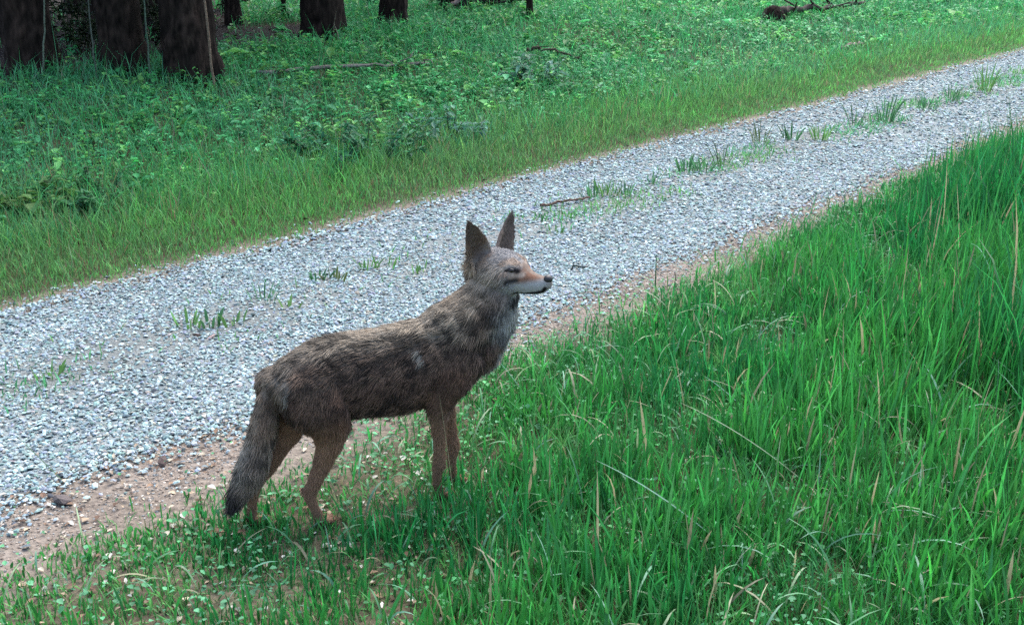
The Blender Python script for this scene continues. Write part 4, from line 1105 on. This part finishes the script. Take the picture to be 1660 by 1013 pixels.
def coyote():
    body = build_coyote()
    nv = len(body.vertices)
    V = np.zeros(nv * 3, np.float32); body.vertices.foreach_get('co', V); V = V.reshape(-1, 3).astype(float)
    K = fur_controls()
    fl, ln, li, col = fur_eval(V, K)
    a = body.attributes.new('tint', 'FLOAT_COLOR', 'POINT')
    c4 = np.ones((nv, 4), np.float32); c4[:, :3] = face_marks(V, (.5 * col[:, 0] + .3 * col[:, 1] + .2 * col[:, 2])[:, None, :])[:, 0]
    a.data.foreach_set('color', c4.ravel())
    body.polygons.foreach_set('use_smooth', np.ones(len(body.polygons), bool))
    m_skin = tint_mat('coyote_hide', .8, 0, 150, .75, 1.2, .15)
    root = link('coyote', body, m_skin)
    root.location = (-.5, 3.344, 0); root.rotation_euler = (0, 0, R(24))
    tag(root, 'grizzled brown and grey coyote standing at the gravel edge, looking right', 'coyote')
    # ---- strands
    body.calc_loop_triangles()
    nt = len(body.loop_triangles)
    tr = np.zeros(nt * 3, np.int32); body.loop_triangles.foreach_get('vertices', tr); tr = tr.reshape(-1, 3)
    A, B, C = V[tr[:, 0]], V[tr[:, 1]], V[tr[:, 2]]
    N = np.cross(B - A, C - A); ar = np.linalg.norm(N, axis=1); 
    vn = np.zeros((nv, 3))
    for k in range(3): np.add.at(vn, tr[:, k], N)
    vn /= np.linalg.norm(vn, axis=1)[:, None] + 1e-12
    cen = (A + B + C) / 3
    headish = np.linalg.norm(cen - HS, axis=1) < .26
    low = cen[:, 2] < .3
    wgt = ar * np.where(headish, 5.0, np.where(low, 1.6, 1.0))
    NS = 185000
    i = rng.choice(nt, NS, p=wgt / wgt.sum())
    u = rng.random(NS); v = rng.random(NS); fl_ = u + v > 1; u[fl_] = 1 - u[fl_]; v[fl_] = 1 - v[fl_]
    P = A[i] * (1 - u - v)[:, None] + B[i] * u[:, None] + C[i] * v[:, None]
    Nn = vn[tr[i, 0]] * (1 - u - v)[:, None] + vn[tr[i, 1]] * u[:, None] + vn[tr[i, 2]] * v[:, None]
    Nn /= np.linalg.norm(Nn, axis=1)[:, None] + 1e-12
    fl, ln, li, col = fur_eval(P, K)
    fl = fl - (fl * Nn).sum(1)[:, None] * Nn
    fl /= np.linalg.norm(fl, axis=1)[:, None] + 1e-9
    # clumps: neighbouring strands share a swing and a shade
    cl1 = np.stack([noise3(P, 42, k * 5 + 1) - .5 for k in range(3)], 1)
    long_ = np.clip((ln - .015) / .03, 0, 1)
    fl = fl + cl1 * (1.5 * long_ + .4)[:, None] + rng.normal(0, .12, (NS, 3))
    fl = fl - (fl * Nn).sum(1)[:, None] * Nn; fl /= np.linalg.norm(fl, axis=1)[:, None] + 1e-9
    ln = ln * np.where(headish[i], .68, np.where(low[i], .9, .62)) * np.exp(rng.normal(0, .22, NS)) * (.75 + .5 * noise3(P, 30, 9))
    lift = np.clip(li + rng.normal(0, .10, NS) + .35 * (noise3(P, 38, 14) - .5), .05, 1.2)
    M = 5
    pts = np.zeros((NS, M, 3)); pts[:, 0] = P - Nn * .002
    seg = ln / (M - 1)
    for k in range(1, M):
        lk = lift * (1.35 - .75 * k / (M - 1))
        d = fl * np.cos(lk)[:, None] + Nn * np.sin(lk)[:, None] + np.array([0, 0, -.06 * k]) * long_[:, None]
        d /= np.linalg.norm(d, axis=1)[:, None]
        pts[:, k] = pts[:, k - 1] + d * seg[:, None]
    # colours along the strand
    tailk = np.where((P[:, 0] < -.29) & (P[:, 2] < .5) & (np.abs(P[:, 1] + .012) < .05), .3, 1.0)
    band = np.clip(np.where((P[:, 2] > .33) & (P[:, 2] < .60) & (P[:, 0] < .42), .20, .44) + 8.0 * tailk * (noise3(P, 62, 20) - .5) + 3.5 * (noise3(P, 24, 25) - .5) + rng.normal(0, .2, NS), 0, 1)
    ring = np.array([1.0, .55, .15, .0, .0])[None] * 1.0
    wroot = np.tile(np.array([1, .7, .15, 0, 0]), (NS, 1)); 
    wband = np.stack([0 * band, .3 + 0 * band, .4 + .6 * band, .15 + .85 * band, .25 * band], 1)
    wtip = np.stack([0 * band, 0 * band, .55 * (1 - band), 1 - .85 * band, 1 - .3 * band], 1)
    # pale flecks where guard hairs part
    fleck = sm((noise3(P, 48, 33) - .57) / .03) * long_
    wband = wband + (fleck * 5.0)[:, None] * np.array([0, .3, 1, 1, .6])
    # short coated parts are not ringed much
    sh = 1 - long_
    wband = wband * (1 - sh[:, None]) + sh[:, None] * np.array([.2, .5, .6, .6, .5])
    wtip = wtip * (1 - sh[:, None]) + sh[:, None] * np.array([0, .1, .3, .4, .5]) * (1.3 - .6 * band[:, None])
    W = wroot + wband + wtip
    cc = (wroot[:, :, None] * col[:, 0][:, None] + wband[:, :, None] * col[:, 1][:, None] + wtip[:, :, None] * col[:, 2][:, None]) / W[:, :, None]
    trunkk = sm((P[:, 2] - .30) / .1) * (1 - sm((P[:, 0] - .40) / .1))
    dors = sm((P[:, 2] - .595) / .06)[:, None]                                   # paler grizzle along the spine and mane
    tl = (tailk < 1)[:, None]
    warm = np.where(tl, np.array([.92, .80, .70]), np.array([.66, .595, .54]) * (1 - dors) + np.array([1.0, .92, .82]) * dors)
    cc *= (1 - trunkk[:, None] * (1 - warm))[:, None, :]      # warm dark brown coat
    cc *= np.exp(rng.normal(0, .16, (NS, 1, 1)))
    # pale tufts: beside the tail root, behind the shoulder, along the loin
    for tuft_, r_ in (([(-.225, -.055, .60), (-.258, -.080, .55), (-.262, -.085, .47)], .017), ([(.165, -.06, .645), (.175, -.085, .60), (.195, -.10, .545)], .017), ([(.02, -.02, .65), (.09, -.03, .65), (.14, -.04, .655)], .020), ([(-.20, -.05, .63), (-.25, -.07, .585)], .013)):
        dd = dist_poly(P, np.array(tuft_))
        k = (1 - sm((dd - r_ * .4) / (r_ * .8))) * sm((noise3(P, 40, 40) - .40) / .12)
        cc = cc * (1 - .8 * k[:, None, None]) + np.array([.36, .325, .275]) * .8 * k[:, None, None]
    cc = face_marks(pts[:, 2], cc)
    eyed = np.minimum(np.linalg.norm(P - EYE[1], axis=1), np.linalg.norm(P - EYE[-1], axis=1))
    cc = np.clip(cc, .008, .75)
    # keep eyes and nose free of hair
    shrt = np.clip(eyed / .03, .35, 1)[:, None, None]
    pts = pts[:, :1] + (pts - pts[:, :1]) * shrt
    keep = np.ones(NS, bool)
    for s_ in (1, -1): keep &= np.linalg.norm(P - EYE[s_], axis=1) > .0080 * HSC
    keep &= np.linalg.norm(P - NOSE, axis=1) > .0145 * HSC
    pts, cc, ln = pts[keep], cc[keep], ln[keep]; n = len(pts)
    cu = bpy.data.hair_curves.new('fur')
    cu.add_curves([M] * n)
    cu.attributes['position'].data.foreach_set('vector', pts.astype(np.float32).ravel())
    rad = (np.array([1, 1, .95, .75, .15])[None] * np.where(ln > .03, .00075, .00055)[:, None])
    ra = cu.attributes.get('radius') or cu.attributes.new('radius', 'FLOAT', 'POINT')
    ra.data.foreach_set('value', rad.astype(np.float32).ravel())
    ca = cu.attributes.new('tint', 'FLOAT_COLOR', 'POINT')
    c4 = np.ones((n * M, 4), np.float32); c4[:, :3] = cc.reshape(-1, 3)
    ca.data.foreach_set('color', c4.ravel())
    m, nt_, N_, L_, p_ = new_mat('coyote_fur')
    at = N_.new('ShaderNodeAttribute'); at.attribute_name = 'tint'
    L_.new(at.outputs['Color'], p_.inputs['Base Color'])
    p_.inputs['Roughness'].default_value = .6; p_.inputs['Specular IOR Level'].default_value = .25
    fo = bpy.data.objects.new('fur', cu); sc.collection.objects.link(fo)
    cu.materials.append(m); fo.parent = root; fo['kind'] = 'stuff'
    # ---- eyes, nose
    def ellip(name, c, r, col, rough, ax=None, nseg=16):
        acc = Acc()
        th = np.linspace(0, np.pi, 9)[1:-1]; ph = np.linspace(0, 2 * np.pi, nseg, endpoint=False)
        Vv = [np.array([np.sin(t) * np.cos(p), np.sin(t) * np.sin(p), np.cos(t)]) for t in th for p in ph] + [np.array([0, 0, 1.]), np.array([0, 0, -1.])]
        Vv = np.array(Vv); nn = len(th)
        Vv = Vv[:, :1] * r[0] * HF + Vv[:, 1:2] * r[1] * HR + Vv[:, 2:] * r[2] * HU + c
        Q = [(i_ * nseg + j, (i_ + 1) * nseg + j, (i_ + 1) * nseg + (j + 1) % nseg, i_ * nseg + (j + 1) % nseg) for i_ in range(nn - 1) for j in range(nseg)]
        T = [(nn * nseg, j, (j + 1) % nseg) for j in range(nseg)] + [(nn * nseg + 1, (nn - 1) * nseg + (j + 1) % nseg, (nn - 1) * nseg + j) for j in range(nseg)]
        me = np_mesh(name, Vv, [np.array(Q), np.array(T)])
        mt = bpy.data.materials.get('wet_' + name)
        if mt is None:
            mt, _, nn_, ll_, pp = new_mat('wet_' + name)
            nz = nn_.new('ShaderNodeTexNoise'); nz.inputs['Scale'].default_value = 300
            rp = nn_.new('ShaderNodeValToRGB')
            rp.color_ramp.elements[0].color = tuple(np.array(col) * .7) + (1,); rp.color_ramp.elements[1].color = tuple(np.array(col) * 1.3) + (1,)
            ll_.new(nz.outputs['Fac'], rp.inputs[0]); ll_.new(rp.outputs[0], pp.inputs['Base Color'])
            pp.inputs['Roughness'].default_value = rough
        o = link(name, me, mt, root)
        return o
    for s_ in (1, -1): ellip('eye', EYE[s_] - HR * s_ * .002 , (.0115 * HSC, .0085 * HSC, .0080 * HSC), (.012, .007, .004), .08)
    ellip('nose', NOSE, (.0130 * HSC, .0155 * HSC, .0128 * HSC), (.010, .009, .010), .5)
    print('coyote verts', nv, 'strands', n)
coyote()

tot = sum(len(o.data.polygons) for o in sc.objects if o.type == 'MESH')
tri = sum(sum(len(p.vertices) - 2 for p in o.data.polygons) if len(o.data.polygons) < 5000 else 0 for o in sc.objects if o.type == 'MESH')
print('polygons', tot)
